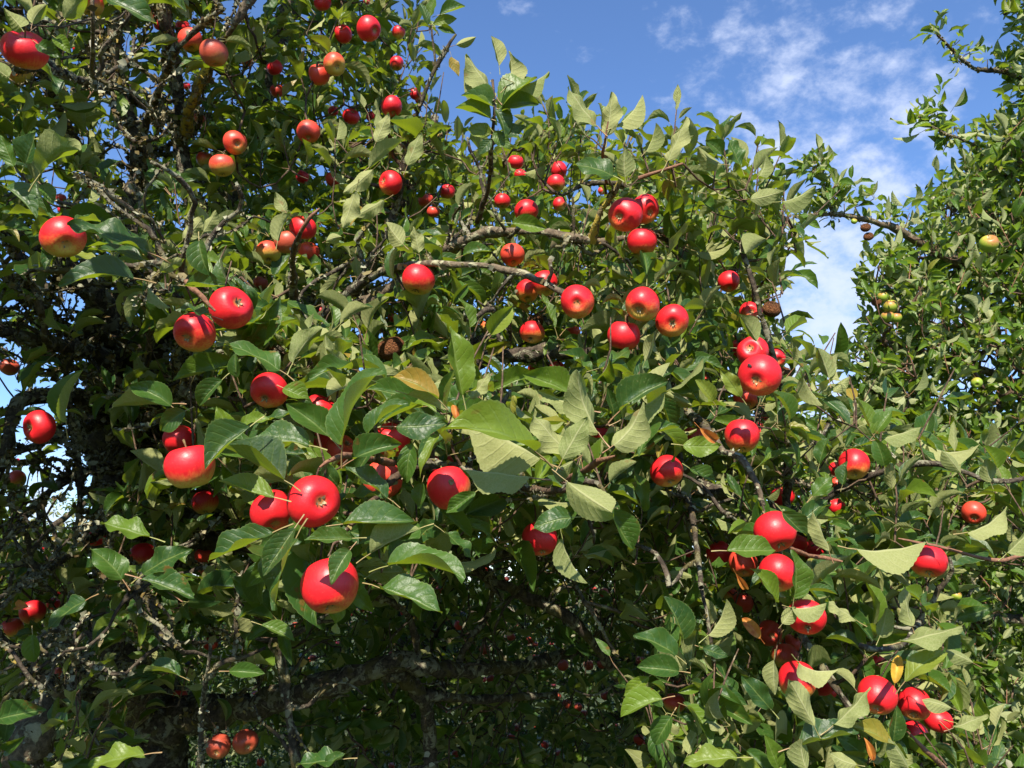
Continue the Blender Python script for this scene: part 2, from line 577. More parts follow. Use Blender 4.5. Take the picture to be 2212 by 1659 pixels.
# ------------------------------------------------------------------ ground
gv = []
G = 60
xs = np.linspace(-1, 1, G)
xs = np.sign(xs) * np.abs(xs) ** 2.5 * 1500
gx, gy = np.meshgrid(xs, xs + 0.0)
gz = 0.05 * np.sin(gx * 0.9) * np.cos(gy * 0.7) * np.exp(-(gx ** 2 + gy ** 2) / 5000) - 0.02
idx = np.arange(G * G).reshape(G, G)
gf = np.stack([idx[:-1, :-1], idx[:-1, 1:], idx[1:, 1:], idx[1:, :-1]], -1).reshape(-1, 4)
ground = link('ground', mesh_np('ground', np.stack([gx, gy, gz], -1).reshape(-1, 3), [gf]), M_GROUND)
tag(ground, 'rough orchard grass under the apple trees', kind='structure')

# ------------------------------------------------------------------ tubes


def smooth_path(pts, rad, step=0.03):
    pts = np.asarray(pts, float)
    rad = np.asarray(rad, float)
    n = len(pts)
    if n == 2:
        pts = np.array([pts[0], pts.mean(0), pts[1]])
        rad = np.array([rad[0], rad.mean(), rad[1]])
        n = 3
    ext = np.vstack([2 * pts[0] - pts[1], pts, 2 * pts[-1] - pts[-2]])
    re = np.concatenate([[rad[0]], rad, [rad[-1]]])
    P_, R_ = [], []
    for i in range(1, n):
        p0, p1, p2, p3 = ext[i - 1:i + 3]
        k = max(2, int(np.linalg.norm(p2 - p1) / step))
        for s in np.linspace(0, 1, k, endpoint=False):
            P_.append(0.5 * (2 * p1 + (p2 - p0) * s + (2 * p0 - 5 * p1 + 4 * p2 - p3) * s * s + (3 * p1 - p0 - 3 * p2 + p3) * s ** 3))
            R_.append(re[i] * (1 - s) + re[i + 1] * s)
    P_.append(pts[-1])
    R_.append(rad[-1])
    return np.array(P_), np.array(R_)


class Tubes:
    def __init__(self):
        self.V, self.F, self.n = [], [], 0
        self.rings = []          # (centre, radius, axis) samples for lichen

    def add(self, pts, rad, sides=8, lump=0.0, rings=True):
        pts = np.asarray(pts, float)
        rad = np.asarray(rad, float)
        m = len(pts)
        tan = np.gradient(pts, axis=0)
        tan = unit(tan)
        ref = np.array([0.0, 0.0, 1.0]) if abs(tan[0][2]) < 0.9 else np.array([1.0, 0, 0])
        u = unit(np.cross(tan[0], ref))
        us = []
        for k in range(m):
            u = unit(u - tan[k] * (u @ tan[k]))
            us.append(u)
        us = np.array(us)
        vs = np.cross(tan, us)
        a = np.linspace(0, 2 * math.pi, sides, endpoint=False)
        rr = rad[:, None] * np.ones((1, sides))
        if lump:
            rr = rr * (1 + lump * rng.normal(0, 1, (m, 1)) * 0.6 + lump * rng.normal(0, 1, (m, sides)))
        ring = pts[:, None, :] + rr[..., None] * (np.cos(a)[None, :, None] * us[:, None, :] + np.sin(a)[None, :, None] * vs[:, None, :])
        V = np.vstack([ring.reshape(-1, 3), pts[-1:] + tan[-1:] * rad[-1] * 0.5, pts[:1]])
        i = np.arange(m - 1)[:, None] * sides + np.arange(sides)[None, :]
        j = np.arange(m - 1)[:, None] * sides + (np.arange(sides)[None, :] + 1) % sides
        q = np.stack([i, j, j + sides, i + sides], -1).reshape(-1, 4) + self.n
        e = (m - 1) * sides
        k = np.arange(sides)
        tri = np.stack([e + k, e + (k + 1) % sides, np.full(sides, m * sides)], -1) + self.n
        self.V.append(V)
        self.F.append(q)
        self.F.append(tri)
        self.n += len(V)
        if rings:
            self.rings += list(zip(pts, rad, tan))

    def mesh(self, name):
        q = np.vstack([f for f in self.F if f.shape[1] == 4])
        t = np.vstack([f for f in self.F if f.shape[1] == 3])
        return mesh_np(name, np.vstack(self.V), [q, t])


# ------------------------------------------------------------------ leaf templates


def make_template(seed, rows, cols, serr, petiole=True, round_=0.0):
    r = np.random.default_rng(seed)
    fold = r.uniform(0.22, 1.0)
    curl = r.uniform(-0.15, 1.45)
    twist = r.normal(0, 0.42)
    wav = r.uniform(0.0, 0.075)
    wf = r.uniform(1.3, 2.6)
    ph = r.uniform(0, 6.28)
    bendy = r.normal(0, 0.12)
    asym = r.normal(0, 0.05)
    peak = r.uniform(0.80, 0.98)
    pcurl = r.uniform(-0.3, 0.5)
    t = np.linspace(0, 1, rows)
    half = r.uniform(0.19, 0.25) * (np.sin(math.pi * t ** peak) ** 0.80) * (1.0 - 0.28 * t ** 4)
    half = half + 0.02 * np.exp(-((t - 0.97) / 0.05) ** 2) * 0
    half[0], half[-1] = 0.006, 0.004
    if serr:
        half[1:-1] *= 1 + serr * np.where(np.arange(rows - 2) % 2 == 0, 1.0, -0.6)
    cv = np.linspace(-1, 1, cols)
    T, Vv = np.meshgrid(t, cv, indexing='ij')
    H = half[:, None] * np.ones((1, cols))
    y = Vv * H * (1 + asym * np.sign(Vv))
    z = np.abs(y) * math.tan(fold) + wav * np.abs(Vv) ** 2 * np.sin(2 * math.pi * wf * T + ph + np.where(Vv > 0, 0, 1.9)) + 0.03 * np.sin(5 * T * math.pi + ph) * (1 - np.abs(Vv)) * 0.2
    # twist round the midrib
    an = twist * T
    y, z = y * np.cos(an) - z * np.sin(an), y * np.sin(an) + z * np.cos(an)
    # curl the tip down along an arc
    x = T.copy()
    th = curl * T
    if abs(curl) > 1e-3:
        cxp = np.sin(th) / curl
        czp = -(1 - np.cos(th)) / curl
    else:
        cxp, czp = T, 0 * T
    X = cxp + z * np.sin(th)
    Z = czp + z * np.cos(th)
    Y = y + bendy * T * T
    V = np.stack([X, Y, Z], -1).reshape(-1, 3)
    V[:, 0] += 0.30
    uv = np.stack([T, (Vv + 1) / 2], -1).reshape(-1, 2)
    ii = np.arange(rows * cols).reshape(rows, cols)
    q = np.stack([ii[:-1, :-1], ii[1:, :-1], ii[1:, 1:], ii[:-1, 1:]], -1).reshape(-1, 4)
    if petiole:
        px_ = np.array([0.0, 0.16, 0.31])
        pz = np.array([-0.03 * pcurl - 0.02, -0.03 * pcurl, 0.0]) * 1.0
        prad = np.array([0.016, 0.011, 0.010])
        a = np.array([0.5, 2.6, 4.7])
        pv = np.stack([px_[:, None] + 0 * a, prad[:, None] * np.cos(a), pz[:, None] + prad[:, None] * np.sin(a)], -1).reshape(-1, 3)
        b = len(V)
        pq = []
        for k in range(2):
            for s_ in range(3):
                pq.append([b + k * 3 + s_, b + k * 3 + (s_ + 1) % 3, b + k * 3 + 3 + (s_ + 1) % 3, b + k * 3 + 3 + s_])
        V = np.vstack([V, pv])
        uv = np.vstack([uv, np.full((9, 2), -0.5)])
        q = np.vstack([q, pq])
    return V, q, uv


NVAR = 30
LOD = {
    'hi': [make_template(100 + k, 30, 7, 0.030) for k in range(NVAR)],
    'near': [make_template(100 + k, 18, 5, 0.025) for k in range(NVAR)],
    'mid': [make_template(100 + k, 7, 5, 0.0) for k in range(NVAR)],
    'low': [make_template(100 + k, 5, 3, 0.0, petiole=False) for k in range(NVAR)],
}


class Leaves:
    """arrays of leaves: origin, axes (e along, s across, n top normal), length, width factor, variant, rnd"""

    def __init__(self):
        self.o, self.e, self.n, self.L, self.w, self.k, self.r, self.hero = [], [], [], [], [], [], [], []

    def add(self, o, e, n, L, w, k=None, r=None, hero=0):
        o = np.atleast_2d(o)
        m = len(o)
        self.o.append(o)
        e = unit(np.atleast_2d(e))
        n = np.atleast_2d(n)
        n = unit(n - e * (n * e).sum(1, keepdims=True))
        self.e.append(e)
        self.n.append(n)
        self.L.append(np.broadcast_to(L, (m,)).astype(float))
        self.w.append(np.broadcast_to(w, (m,)).astype(float))
        self.k.append(rng.integers(0, NVAR, m) if k is None else np.broadcast_to(k, (m,)))
        self.r.append(rng.random(m) if r is None else np.broadcast_to(r, (m,)))
        self.hero.append(np.full(m, hero))

    def cat(self):
        self.o, self.e, self.n = (np.vstack(a) for a in (self.o, self.e, self.n))
        self.L, self.w, self.k, self.r, self.hero = (np.concatenate(a) for a in (self.L, self.w, self.k, self.r, self.hero))
        return self

    def keep(self, m):
        for a in ('o', 'e', 'n', 'L', 'w', 'k', 'r', 'hero'):
            setattr(self, a, getattr(self, a)[m])
        return self

    def at(self, t, v=0.0):
        """points on the leaf blade at t (0 base .. 1 tip), v across -1..1 (flat approximation)"""
        s = np.cross(self.n, self.e)
        return self.o + self.e * (self.L * (0.30 + t * 0.92))[:, None] + s * (v * self.L * self.w * 0.25)[:, None] - self.n * (self.L * 0.25 * t * t)[:, None]

    def mesh(self, name, lod, sel):
        tv = np.array([t[0] for t in LOD[lod]])
        tq, tuv = LOD[lod][0][1], LOD[lod][0][2]
        n = tv.shape[1]
        idx = np.nonzero(sel)[0]
        V = tv[self.k[idx]].astype(np.float64)
        L = self.L[idx][:, None]
        s = np.cross(self.n[idx], self.e[idx])
        X = V[..., 0] * L
        Y = V[..., 1] * L * self.w[idx][:, None]
        Z = V[..., 2] * L
        W = self.o[idx][:, None, :] + X[..., None] * self.e[idx][:, None, :] + Y[..., None] * s[:, None, :] + Z[..., None] * self.n[idx][:, None, :]
        Q = (tq[None] + (np.arange(len(idx)) * n)[:, None, None]).reshape(-1, 4)
        return W.reshape(-1, 3), Q, np.tile(tuv, (len(idx), 1)), np.repeat(self.r[idx], n)


def merge_leaf_mesh(name, parts):
    Vs, Qs, Us, Rs, n = [], [], [], [], 0
    for V, Q, U, R in parts:
        if len(V) == 0:
            continue
        Vs.append(V)
        Qs.append(Q + n)
        Us.append(U)
        Rs.append(R)
        n += len(V)
    return mesh_np(name, np.vstack(Vs), [np.vstack(Qs)], np.vstack(Us), np.concatenate(Rs))


LEAF_MESH = {}


def leaf_mesh(mat, k, lod='hi'):
    key = (mat.name, int(k), lod)
    if key not in LEAF_MESH:
        V, q, uv = LOD[lod][int(k)]
        me = mesh_np('leaf_blade', V, [q], uv)
        me.materials.append(mat)
        LEAF_MESH[key] = me
    return LEAF_MESH[key]


def leaf_object(lv, i, mat, root, lod='hi', name='leaf'):
    o = bpy.data.objects.new(name, leaf_mesh(mat, lv.k[i], lod))
    C.objects.link(o)
    o.parent = root
    e, n = lv.e[i], lv.n[i]
    s = np.cross(n, e)
    L, wd = lv.L[i], lv.L[i] * lv.w[i]
    b = lv.o[i] - np.array(root.location)
    o.matrix_local = Matrix(((e[0] * L, s[0] * wd, n[0] * L, b[0]), (e[1] * L, s[1] * wd, n[1] * L, b[1]), (e[2] * L, s[2] * wd, n[2] * L, b[2]), (0, 0, 0, 1)))
    return o


STEMS = []


def cluster_leaves(lv, c, a, n, Lm, kind, up=0.35, sunb=0.35, hero=0, stems=True, flip=0.0):
    """a rosette ('spur') or leafy shoot ('shoot') at c with axis a"""
    a = unit(a)
    ref = np.array([0, 0, 1.0]) if abs(a[2]) < 0.9 else np.array([1.0, 0, 0])
    u = unit(np.cross(a, ref))
    v = np.cross(a, u)
    ph0 = random.random() * 6.28
    k = np.arange(n)
    phi = ph0 + k * 2.4 + rng.normal(0, 0.25, n)
    if kind == 'spur':
        th = np.radians(rng.uniform(38, 92, n))
        s = rng.uniform(0, 0.02, n)
    else:
        th = np.radians(np.linspace(72, 20, n) + rng.normal(0, 9, n))
        s = np.linspace(0.0, 1.0, n) * Lm * n * 0.17
    rad = np.cos(phi)[:, None] * u + np.sin(phi)[:, None] * v
    e = np.cos(th)[:, None] * a + np.sin(th)[:, None] * rad
    e = unit(e + np.array([0, 0, -0.10]) + rng.normal(0, 0.10, (n, 3)))
    nn = a - e * (e @ a)[:, None]
    nn = unit(nn) + up * np.array([0, 0, 1.0]) + sunb * SUN + rng.normal(0, 0.28, (n, 3))
    if flip:
        nn = np.where((rng.random(n) < flip)[:, None], -nn + 0.5 * SUN * 0, nn)
    o = c + s[:, None] * a
    L = Lm * rng.uniform(0.55, 1.15, n)
    if kind == 'shoot':
        L *= np.linspace(1.08, 0.72, n)
    lv.add(o, e, nn, L, rng.uniform(0.66, 1.05, n), hero=hero)
    if kind == 'shoot' and stems:
        STEMS.append((c, c + a * s.max()))
    return c + a * (s.max() if n else 0)


def inside(poly, x, y):
    poly = np.asarray(poly, float)
    x = np.asarray(x, float)
    y = np.asarray(y, float)
    r = np.zeros(x.shape, bool)
    j = len(poly) - 1
    for i in range(len(poly)):
        xi, yi = poly[i]
        xj, yj = poly[j]
        c = ((yi > y) != (yj > y)) & (x < (xj - xi) * (y - yi) / ((yj - yi) + 1e-12) + xi)
        r ^= c
        j = i
    return r


def grow(seeds, pts, maxlink=1e9):
    """join every point to the nearest already joined node: returns parent index (>=0 a point, <0: -1-seed)"""
    n = len(pts)
    best = np.full(n, 1e9)
    par = np.zeros(n, int)
    for i in range(0, len(seeds), 400):
        d = np.linalg.norm(pts[:, None, :] - seeds[None, i:i + 400, :], axis=2)
        j = d.argmin(1)
        m = d[np.arange(n), j] < best
        best[m] = d[np.arange(n), j][m]
        par[m] = -1 - (j[m] + i)
    done = np.zeros(n, bool)
    order = []
    for _ in range(n):
        b = np.where(done, 1e9, best)
        i = int(b.argmin())
        done[i] = True
        order.append(i)
        d = np.linalg.norm(pts - pts[i], axis=1) * 1.12 + 0.01
        m = (~done) & (d < best)
        best[m] = d[m]
        par[m] = i
    return par, order


def twig_tubes(tb, seeds, pts, par, order, rmin=0.0013, rmax=0.006, sides=5, avoid=None):
    n = len(pts)
    wgt = np.ones(n)
    for i in reversed(order):
        if par[i] >= 0:
            wgt[par[i]] += wgt[i]
    rad = np.clip(rmin * wgt ** 0.42, rmin, rmax)
    for i in order:
        a = pts[par[i]] if par[i] >= 0 else seeds[-1 - par[i]]
        ra = rad[par[i]] if par[i] >= 0 else min(rmax, rad[i] * 1.4)
        b = pts[i]
        L = np.linalg.norm(b - a)
        if L < 1e-3:
            continue
        k = max(3, int(L / 0.07) + 2)
        s = np.linspace(0, 1, k)
        p = a[None] * (1 - s)[:, None] + b[None] * s[:, None]
        wob = rng.normal(0, 0.035 * min(L, 0.4), (k, 3)) * np.sin(math.pi * s)[:, None]
        p += wob
        p[:, 2] += -0.10 * min(L, 0.5) * np.sin(math.pi * s)
        if L > 0.2:
            p += FWD[None] * (0.30 * min(L, 0.8) * np.sin(math.pi * s))[:, None]
        if avoid is not None:
            qx, qy, qd = PX(p)
            if (((qx[:, None] - avoid[None, :, 0]) ** 2 + (qy[:, None] - avoid[None, :, 1]) ** 2 < avoid[None, :, 2] ** 2 * 0.8) & (qd[:, None] < avoid[None, :, 3] - 0.03)).any():
                continue
        r = ra * 0.9 * (1 - s) + rad[i] * s
        r = r * (1 + 0.25 * (rng.random(k) - 0.4))
        tb.add(p, r, sides)


def lichen_mesh(name, rings, count, size=(0.0026, 0.0085), tuft=0.16, weight=None):
    """small ragged lobes standing off the bark"""
    c = np.array([r[0] for r in rings])
    rad = np.array([r[1] for r in rings])
    tan = np.array([r[2] for r in rings])
    wgt = (rad ** 0.7) if weight is None else weight
    # patchiness
    ph = rng.uniform(0, 6.28, 3)
    patch = 0.5 + 0.5 * np.sin(c[:, 0] * 23 + ph[0]) * np.sin(c[:, 1] * 19 + ph[1]) * np.sin(c[:, 2] * 27 + ph[2])
    wgt = wgt * (0.15 + patch ** 2 * 3)
    idx = rng.choice(len(c), count, p=wgt / wgt.sum())
    t = tan[idx]
    rv = rng.normal(0, 1, (count, 3))
    rv = unit(rv - t * (rv * t).sum(1, keepdims=True))
    base = c[idx] + rv * (rad[idx] * rng.uniform(0.85, 1.02, count))[:, None] + t * rng.normal(0, 0.012, (count, 1))
    s = rng.uniform(size[0], size[1], count) * np.where(rng.random(count) < 0.10, 1.6, 1.0) * np.clip(((base - CAM) @ FWD) / 2.0, 0.5, 1.3)
    n = unit(rv + rng.normal(0, 0.40, (count, 3)))
    a = unit(np.cross(n, rng.normal(0, 1, (count, 3))))
    b = np.cross(n, a)
    tf = rng.random(count) < tuft
    # lobed cap: centre + 6 rim points with uneven radius and height
    k = 5
    ang = np.arange(k) / k * 2 * math.pi
    rr = s[:, None] * rng.uniform(0.45, 1.25, (count, k))
    hh = s[:, None] * rng.uniform(-0.3, 0.8, (count, k))
    rim = base[:, None, :] + (rr * np.cos(ang))[..., None] * a[:, None, :] + (rr * np.sin(ang))[..., None] * b[:, None, :] + hh[..., None] * n[:, None, :]
    # tufts: pulled out along the normal into strands
    rim = np.where(tf[:, None, None], base[:, None, :] + (rr * 0.35 * np.cos(ang))[..., None] * a[:, None, :] + (rr * 0.35 * np.sin(ang))[..., None] * b[:, None, :] + (np.where(np.arange(k) % 2 == 0, 1.9, 0.1)[None, :] * s[:, None])[..., None] * n[:, None, :], rim)
    cen = base + n * (s * np.where(tf, 0.1, 0.15))[:, None]
    V = np.concatenate([cen[:, None, :], rim], 1)
    o = (np.arange(count) * (k + 1))[:, None]
    F = np.concatenate([np.stack([o + 0, o + 1 + j, o + 1 + (j + 1) % k], -1) for j in range(k)], 1).reshape(-1, 3)
    # neighbours share a tone
    tone = (0.5 + 0.5 * np.sin(base[:, 0] * 9 + base[:, 2] * 13 + base[:, 1] * 7)) * 0.55 + rng.random(count) * 0.45
    return mesh_np(name, V.reshape(-1, 3), [F], rnd=np.repeat(tone, k + 1), smooth=False)


# ------------------------------------------------------------------ what hangs where
# px, py, radius (picture units), calyx position in radii (x right, y down) or None, kind, how much of it shows, label
_ = None
APPLES = [
 (677, 1083, 58, (0.38, 0.03), 'R', 1.0, 'big glossy red apple with a pale star calyx, overlapping another red apple'),
 (588, 1105, 47, (0.2, 0.75), 'R', 0.75, 'red apple half hidden and shaded by the big glossy apple to its right'),
 (713, 1265, 62, (0.06, 0.93), 'r', 0.95, 'largest lowest red apple with a green leaf lying across its top'),
 (411, 1008, 56, (0.15, 0.99), 'h', 0.95, 'large red apple with yellow base and two tiny brown specks, left of dark leaves'),
 (387, 950, 36, (-0.1, 0.9), 'R', 0.8, 'shaded red apple peeping over the large apple with the yellow base'),
 (499, 665, 47, (0.42, -0.36), 'R', 1.0, 'round red apple with calyx facing up right, upper one of the left pair'),
 (421, 718, 45, (-0.5, 0.36), 'h', 0.95, 'pink and yellow apple with dark calyx, lower one of the left pair'),
 (137, 513, 47, (0.17, 0.40), 'h', 1.0, 'red and yellow two-tone apple beside the long dark leaf at far left'),
 (85, 922, 36, (-0.78, 0.02), 'R', 1.0, 'lone small red apple in front of white sky at the left edge'),
 (582, 843, 42, (-0.35, 0.62), 'r', 0.95, 'red apple with branch shadow on it hanging beneath lichen twigs'),
 (690, 888, 38, _, 'R', 0.45, 'dark red shaded apple behind the dark leaves above the big glossy apple'),
 (708, 955, 34, _, 'R', 0.35, 'bright red apple showing in slivers between overlapping dark leaves'),
 (738, 972, 36, (0.5, -0.6), 'o', 0.4, 'orange apple hidden behind a curled leaf and petioles, centre left'),
 (827, 1036, 43, (0.1, 0.5), 'o', 0.6, 'orange apple partly covered by a dark leaf with a hole'),
 (847, 950, 40, _, 'R', 0.35, 'red apple largely covered by the dark drooping leaves in the centre'),
 (970, 1053, 49, (0.3, 0.9), 'r', 0.9, 'bright red apple with a round corky scar on its cheek'),
 (955, 1003, 27, _, 'R', 0.55, 'shaded red apple sitting above the apple with the corky scar'),
 (904, 603, 36, (-0.2, 0.92), 'r', 0.95, 'red apple hanging under the bare pale branch, its left end'),
 (1139, 628, 27, (0.0, 0.8), 'h', 0.7, 'yellow and red apple below the orange lichen patch on the branch'),
 (1177, 612, 29, (0.2, 0.8), 'h', 0.75, 'red and yellow apple behind the end of the lichened pale branch'),
 (1247, 652, 39, (-0.02, 0.13), 'h', 1.0, 'round red apple with yellow centre calyx at the branch tip'),
 (1388, 657, 38, (-0.25, 0.38), 'h', 1.0, 'red apple with yellow calyx end, upper left of three hanging together'),
 (1452, 693, 37, (0.03, 0.22), 'h', 1.0, 'red apple with star calyx, lower right of three hanging together'),
 (1347, 724, 37, _, 'R', 0.85, 'plain red apple with a leaf tip over its base, lowest of three'),
 (1150, 718, 27, (-0.2, 0.75), 'h', 0.75, 'red apple with yellow base behind two crossing leaves'),
 (1157, 693, 18, _, 'b', 0.5, 'brown withered apple top behind the leaf-crossed apple'),
 (1052, 706, 15, (-0.1, -0.1), 'y', 0.6, 'small yellow apple face peering between two leaves'),
 (845, 752, 32, _, 'b', 0.6, 'brown rotting apple in deep shade left of the big upright leaf'),
 (1351, 464, 38, (-0.47, 0.12), 'r', 1.0, 'large red apple with leaf shadow, front one of the upper right pair'),
 (1393, 452, 33, (0.5, 0.3), 'R', 0.8, 'tall red apple behind the large front apple of the upper right pair'),
 (1387, 523, 34, (0.0, 0.88), 'r', 0.85, 'red apple with a leaf across its right side, under the upper right pair'),
 (1440, 508, 19, _, 'R', 0.5, 'shaded red apple behind leaves right of the bark branch'),
 (1626, 760, 35, (-0.2, -0.3), 'R', 0.9, 'red apple just above and behind the largest apple at right'),
 (1641, 811, 47, (-0.22, 0.32), 'R', 1.0, 'largest glossy red apple at right with a small insect on it'),
 (1600, 752, 22, _, 'R', 0.6, 'red apple at the left shoulder of the right-hand stack'),
 (1675, 773, 22, (0.4, 0.3), 'r', 0.65, 'red apple at the right shoulder of the right-hand stack'),
 (1692, 806, 18, _, 'b', 0.6, 'orange brown decaying apple tucked right of the largest apple'),
 (1612, 858, 30, (0.2, 0.7), 'o', 0.5, 'orange apple hidden below the largest apple at right'),
 (1574, 608, 24, (0.1, 0.72), 'r', 0.95, 'small red apple with dark calyx and leaf shadow near the sky gap'),
 (1622, 675, 26, (0.05, -0.1), 'R', 0.95, 'red apple next to a brown rotten apple by the sky gap'),
 (1667, 668, 21, _, 'b', 0.9, 'brown rotten wrinkled apple with bare sky right of it'),
 (1603, 941, 39, (0.0, 0.95), 'h', 0.95, 'red apple with broad yellow base above the lichened bent branch'),
 (1640, 930, 18, _, 'R', 0.5, 'red apple end jutting right behind the yellow-based apple'),
 (1498, 945, 26, _, 'o', 0.6, 'orange red apple beside a withered orange leaf'),
 (1440, 1018, 38, (0.3, 0.8), 'r', 0.8, 'shaded red apple with a pale leaf sliver crossing it'),
 (1297, 940, 26, _, 'R', 0.4, 'red apple glimpsed between leaf stalks behind the tall folded leaf'),
 (1845, 1003, 34, (0.0, 0.75), 'r', 0.85, 'orange red apple under a leaf roof right of the bent branch'),
 (1808, 1013, 18, _, 'R', 0.5, 'dark red apple sunk in shade left of the leaf-roofed apple'),
 (1808, 1045, 16, _, 'o', 0.5, 'small dull orange apple beneath the leaf-roofed apple'),
 (1690, 1072, 26, _, 'R', 0.6, 'red apple behind an upright leaf on the bent branch end'),
 (1805, 1094, 21, _, 'R', 0.75, 'red apple with a pale leaf below it, right of the bent branch'),
 (1788, 932, 11, _, 'o', 0.7, 'sliver of orange red apple beside an upright green leaf'),
 (2103, 1107, 26, (0.1, 0.6), 'o', 0.95, 'small orange red apple above crossed leaves near the right edge'),
 (2005, 1211, 40, (0.05, 0.88), 'r', 1.0, 'flattened red apple hanging alone below a reddish twig at right'),
 (1673, 1148, 47, (0.4, 0.8), 'R', 0.9, 'bright red apple with a white glint at the top of the right cluster'),
 (1714, 1168, 31, _, 'R', 0.5, 'shaded red apple pressed against the glinting apple of the right cluster'),
 (1752, 1185, 30, _, 'R', 0.5, 'red apple behind a curling pale leaf in the right cluster'),
 (1768, 1212, 16, _, 'R', 0.5, 'small red apple piece below the curling pale leaf'),
 (1553, 1195, 28, _, 'R', 0.5, 'red apple behind a long grey leaf left of the right cluster'),
 (1606, 1215, 32, (0.1, 0.8), 'o', 0.7, 'orange and yellow apple under a dark leaf in the right cluster'),
 (1680, 1238, 42, (-0.1, 0.7), 'h', 0.75, 'red apple with yellow calyx end beside a broad green leaf'),
 (1605, 1302, 24, _, 'o', 0.55, 'orange red apple deep in the shade beneath the right cluster'),
 (1580, 1285, 18, _, 'y', 0.5, 'yellow orange apple rim left of the shaded cluster gap'),
 (1742, 1333, 42, (0.1, 0.8), 'R', 0.85, 'deep red apple with a pale leaf over its upper left'),
 (1663, 1368, 28, (0.2, 0.2), 'o', 0.7, 'salmon orange apple left of the deep red apple'),
 (1710, 1392, 22, _, 'o', 0.5, 'orange apple under a leaf below the deep red apple'),
 (1695, 1418, 30, (0.0, 0.9), 'y', 0.6, 'yellow orange apple base hanging under a leaf at lower right'),
 (1723, 1470, 42, (0.0, 0.9), 'r', 0.65, 'red apple behind a large pale drooping leaf at lower right'),
 (1775, 1476, 28, _, 'R', 0.55, 'shaded red apple right of the pale drooping leaf'),
 (1793, 1494, 15, _, 'R', 0.6, 'small dark red apple end next to a dry brown leaf'),
 (1895, 1503, 42, (-0.1, 0.75), 'r', 0.95, 'russet speckled red apple with pale stalk groove at lower right'),
 (1895, 1432, 26, (0.3, 0.3), 'R', 0.6, 'dark red apple behind the branch above the russet speckled apple'),
 (1975, 1520, 36, (0.0, 0.8), 'r', 0.8, 'shaded orange red apple right of the russet speckled apple'),
 (2026, 1555, 30, _, 'R', 0.8, 'dark shaded red apple, outermost of the lower right bunch'),
 (1974, 1587, 32, (-0.2, 0.8), 'R', 0.75, 'long red apple with a sun streak, lowest of the lower right bunch'),
 (2010, 1592, 14, _, 'o', 0.6, 'pinkish apple edge beneath the dark outermost apple'),
 (1487, 1196, 9, _, 'R', 0.7, 'tiny red apple sliver at the left end of the long grey leaf'),
 (1538, 1470, 9, _, 'R', 0.7, 'tiny red apple sliver among dark leaves low at right'),
 (1648, 901, 11, _, 'R', 0.7, 'small red apple sliver between leaf stalks above the yellow-based apple'),
 (1521, 816, 11, _, 'o', 0.6, 'small dull pink apple far inside left of the largest apple'),
 (1166, 1163, 39, (0.2, 0.9), 'R', 0.8, 'red apple with its top under a wavy leaf, bottom centre'),
 (1203, 796, 18, _, 'r', 0.7, 'dark red apple in shade above the long folded leaf'),
 (1149, 796, 10, _, 'y', 0.6, 'small yellow apple tip right of the sky hole'),
 (1172, 857, 10, _, 'o', 0.7, 'small orange apple sliver over the centre rosette'),
 (1238, 716, 15, _, 'o', 0.6, 'orange apple in shade beneath the branch tip apple'),
 (1110, 771, 11, _, 'R', 0.6, 'small red apple in shade above the sky hole'),
 (1020, 742, 13, _, 'R', 0.7, 'small red apple right of the big upright leaf tip'),
 (850, 686, 13, _, 'o', 0.7, 'small red and orange apple under a pale leaf, centre left'),
 (1107, 550, 28, (0.1, 0.8), 'o', 0.75, 'shaded brownish red apple above the bare pale branch'),
 (844, 395, 27, (-0.8, -0.2), 'R', 0.9, 'shaded crimson apple in the upper middle leaves'),
 (966, 414, 18, _, 'r', 0.9, 'tall bright red apple right of a shaded crimson apple'),
 (920, 433, 17, _, 'o', 0.75, 'red orange apple left of the tall bright apple'),
 (936, 458, 14, _, 'o', 0.7, 'orange apple below the red orange one in the middle leaves'),
 (867, 443, 8, _, 'R', 0.7, 'tiny red apple dot left of the red orange apple'),
 (1085, 435, 18, (0.0, 0.8), 'r', 0.85, 'small red apple held in a cupped leaf'),
 (1137, 455, 27, (0.1, 0.85), 'r', 0.9, 'round bright red apple right of the cupped leaf apple'),
 (1114, 350, 17, _, 'R', 0.95, 'dark red apple against blue sky under the tall shoot'),
 (1124, 378, 14, _, 'R', 0.7, 'pink red apple beneath the dark red apple against the sky'),
 (1207, 367, 19, (0.3, 0.6), 'R', 0.95, 'bright red apple, upper of two touching in the pale leaves'),
 (1201, 396, 20, (0.0, 0.7), 'r', 0.9, 'red apple with lighter base, lower of two touching in the pale leaves'),
 (1209, 441, 16, (0.8, 0.3), 'r', 0.85, 'orange red apple in front of the small sky hole'),
 (1300, 412, 9, _, 'o', 0.7, 'tiny red apple behind the twig of the upper right pair'),
 (797, 62, 27, (0.6, 0.15), 'R', 0.95, 'tall crimson apple with side calyx high in the dark leaves'),
 (742, 74, 20, _, 'R', 0.7, 'dark red apple left of the tall crimson apple'),
 (697, 6, 20, _, 'R', 0.8, 'pinkish red apple cut by the top edge over a pale curled leaf'),
 (792, 4, 8, _, 'R', 0.7, 'tiny red apple at the very top edge'),
 (861, 70, 15, _, 'r', 0.8, 'small orange red apple in bright leaves under the top edge'),
 (835, 53, 8, _, 'R', 0.7, 'tiny red apple beside the small orange red one at top'),
 (857, 137, 16, (0.0, 0.8), 'r', 0.9, 'small red apple left of the bare dark twig'),
 (846, 230, 24, (0.2, 0.7), 'R', 0.85, 'red apple with a dark leaf lying over its middle'),
 (897, 203, 13, _, 'R', 0.85, 'small red apple, upper of two at the foot of the bare twig'),
 (907, 215, 11, _, 'o', 0.85, 'small orange red apple, lower of two at the foot of the bare twig'),
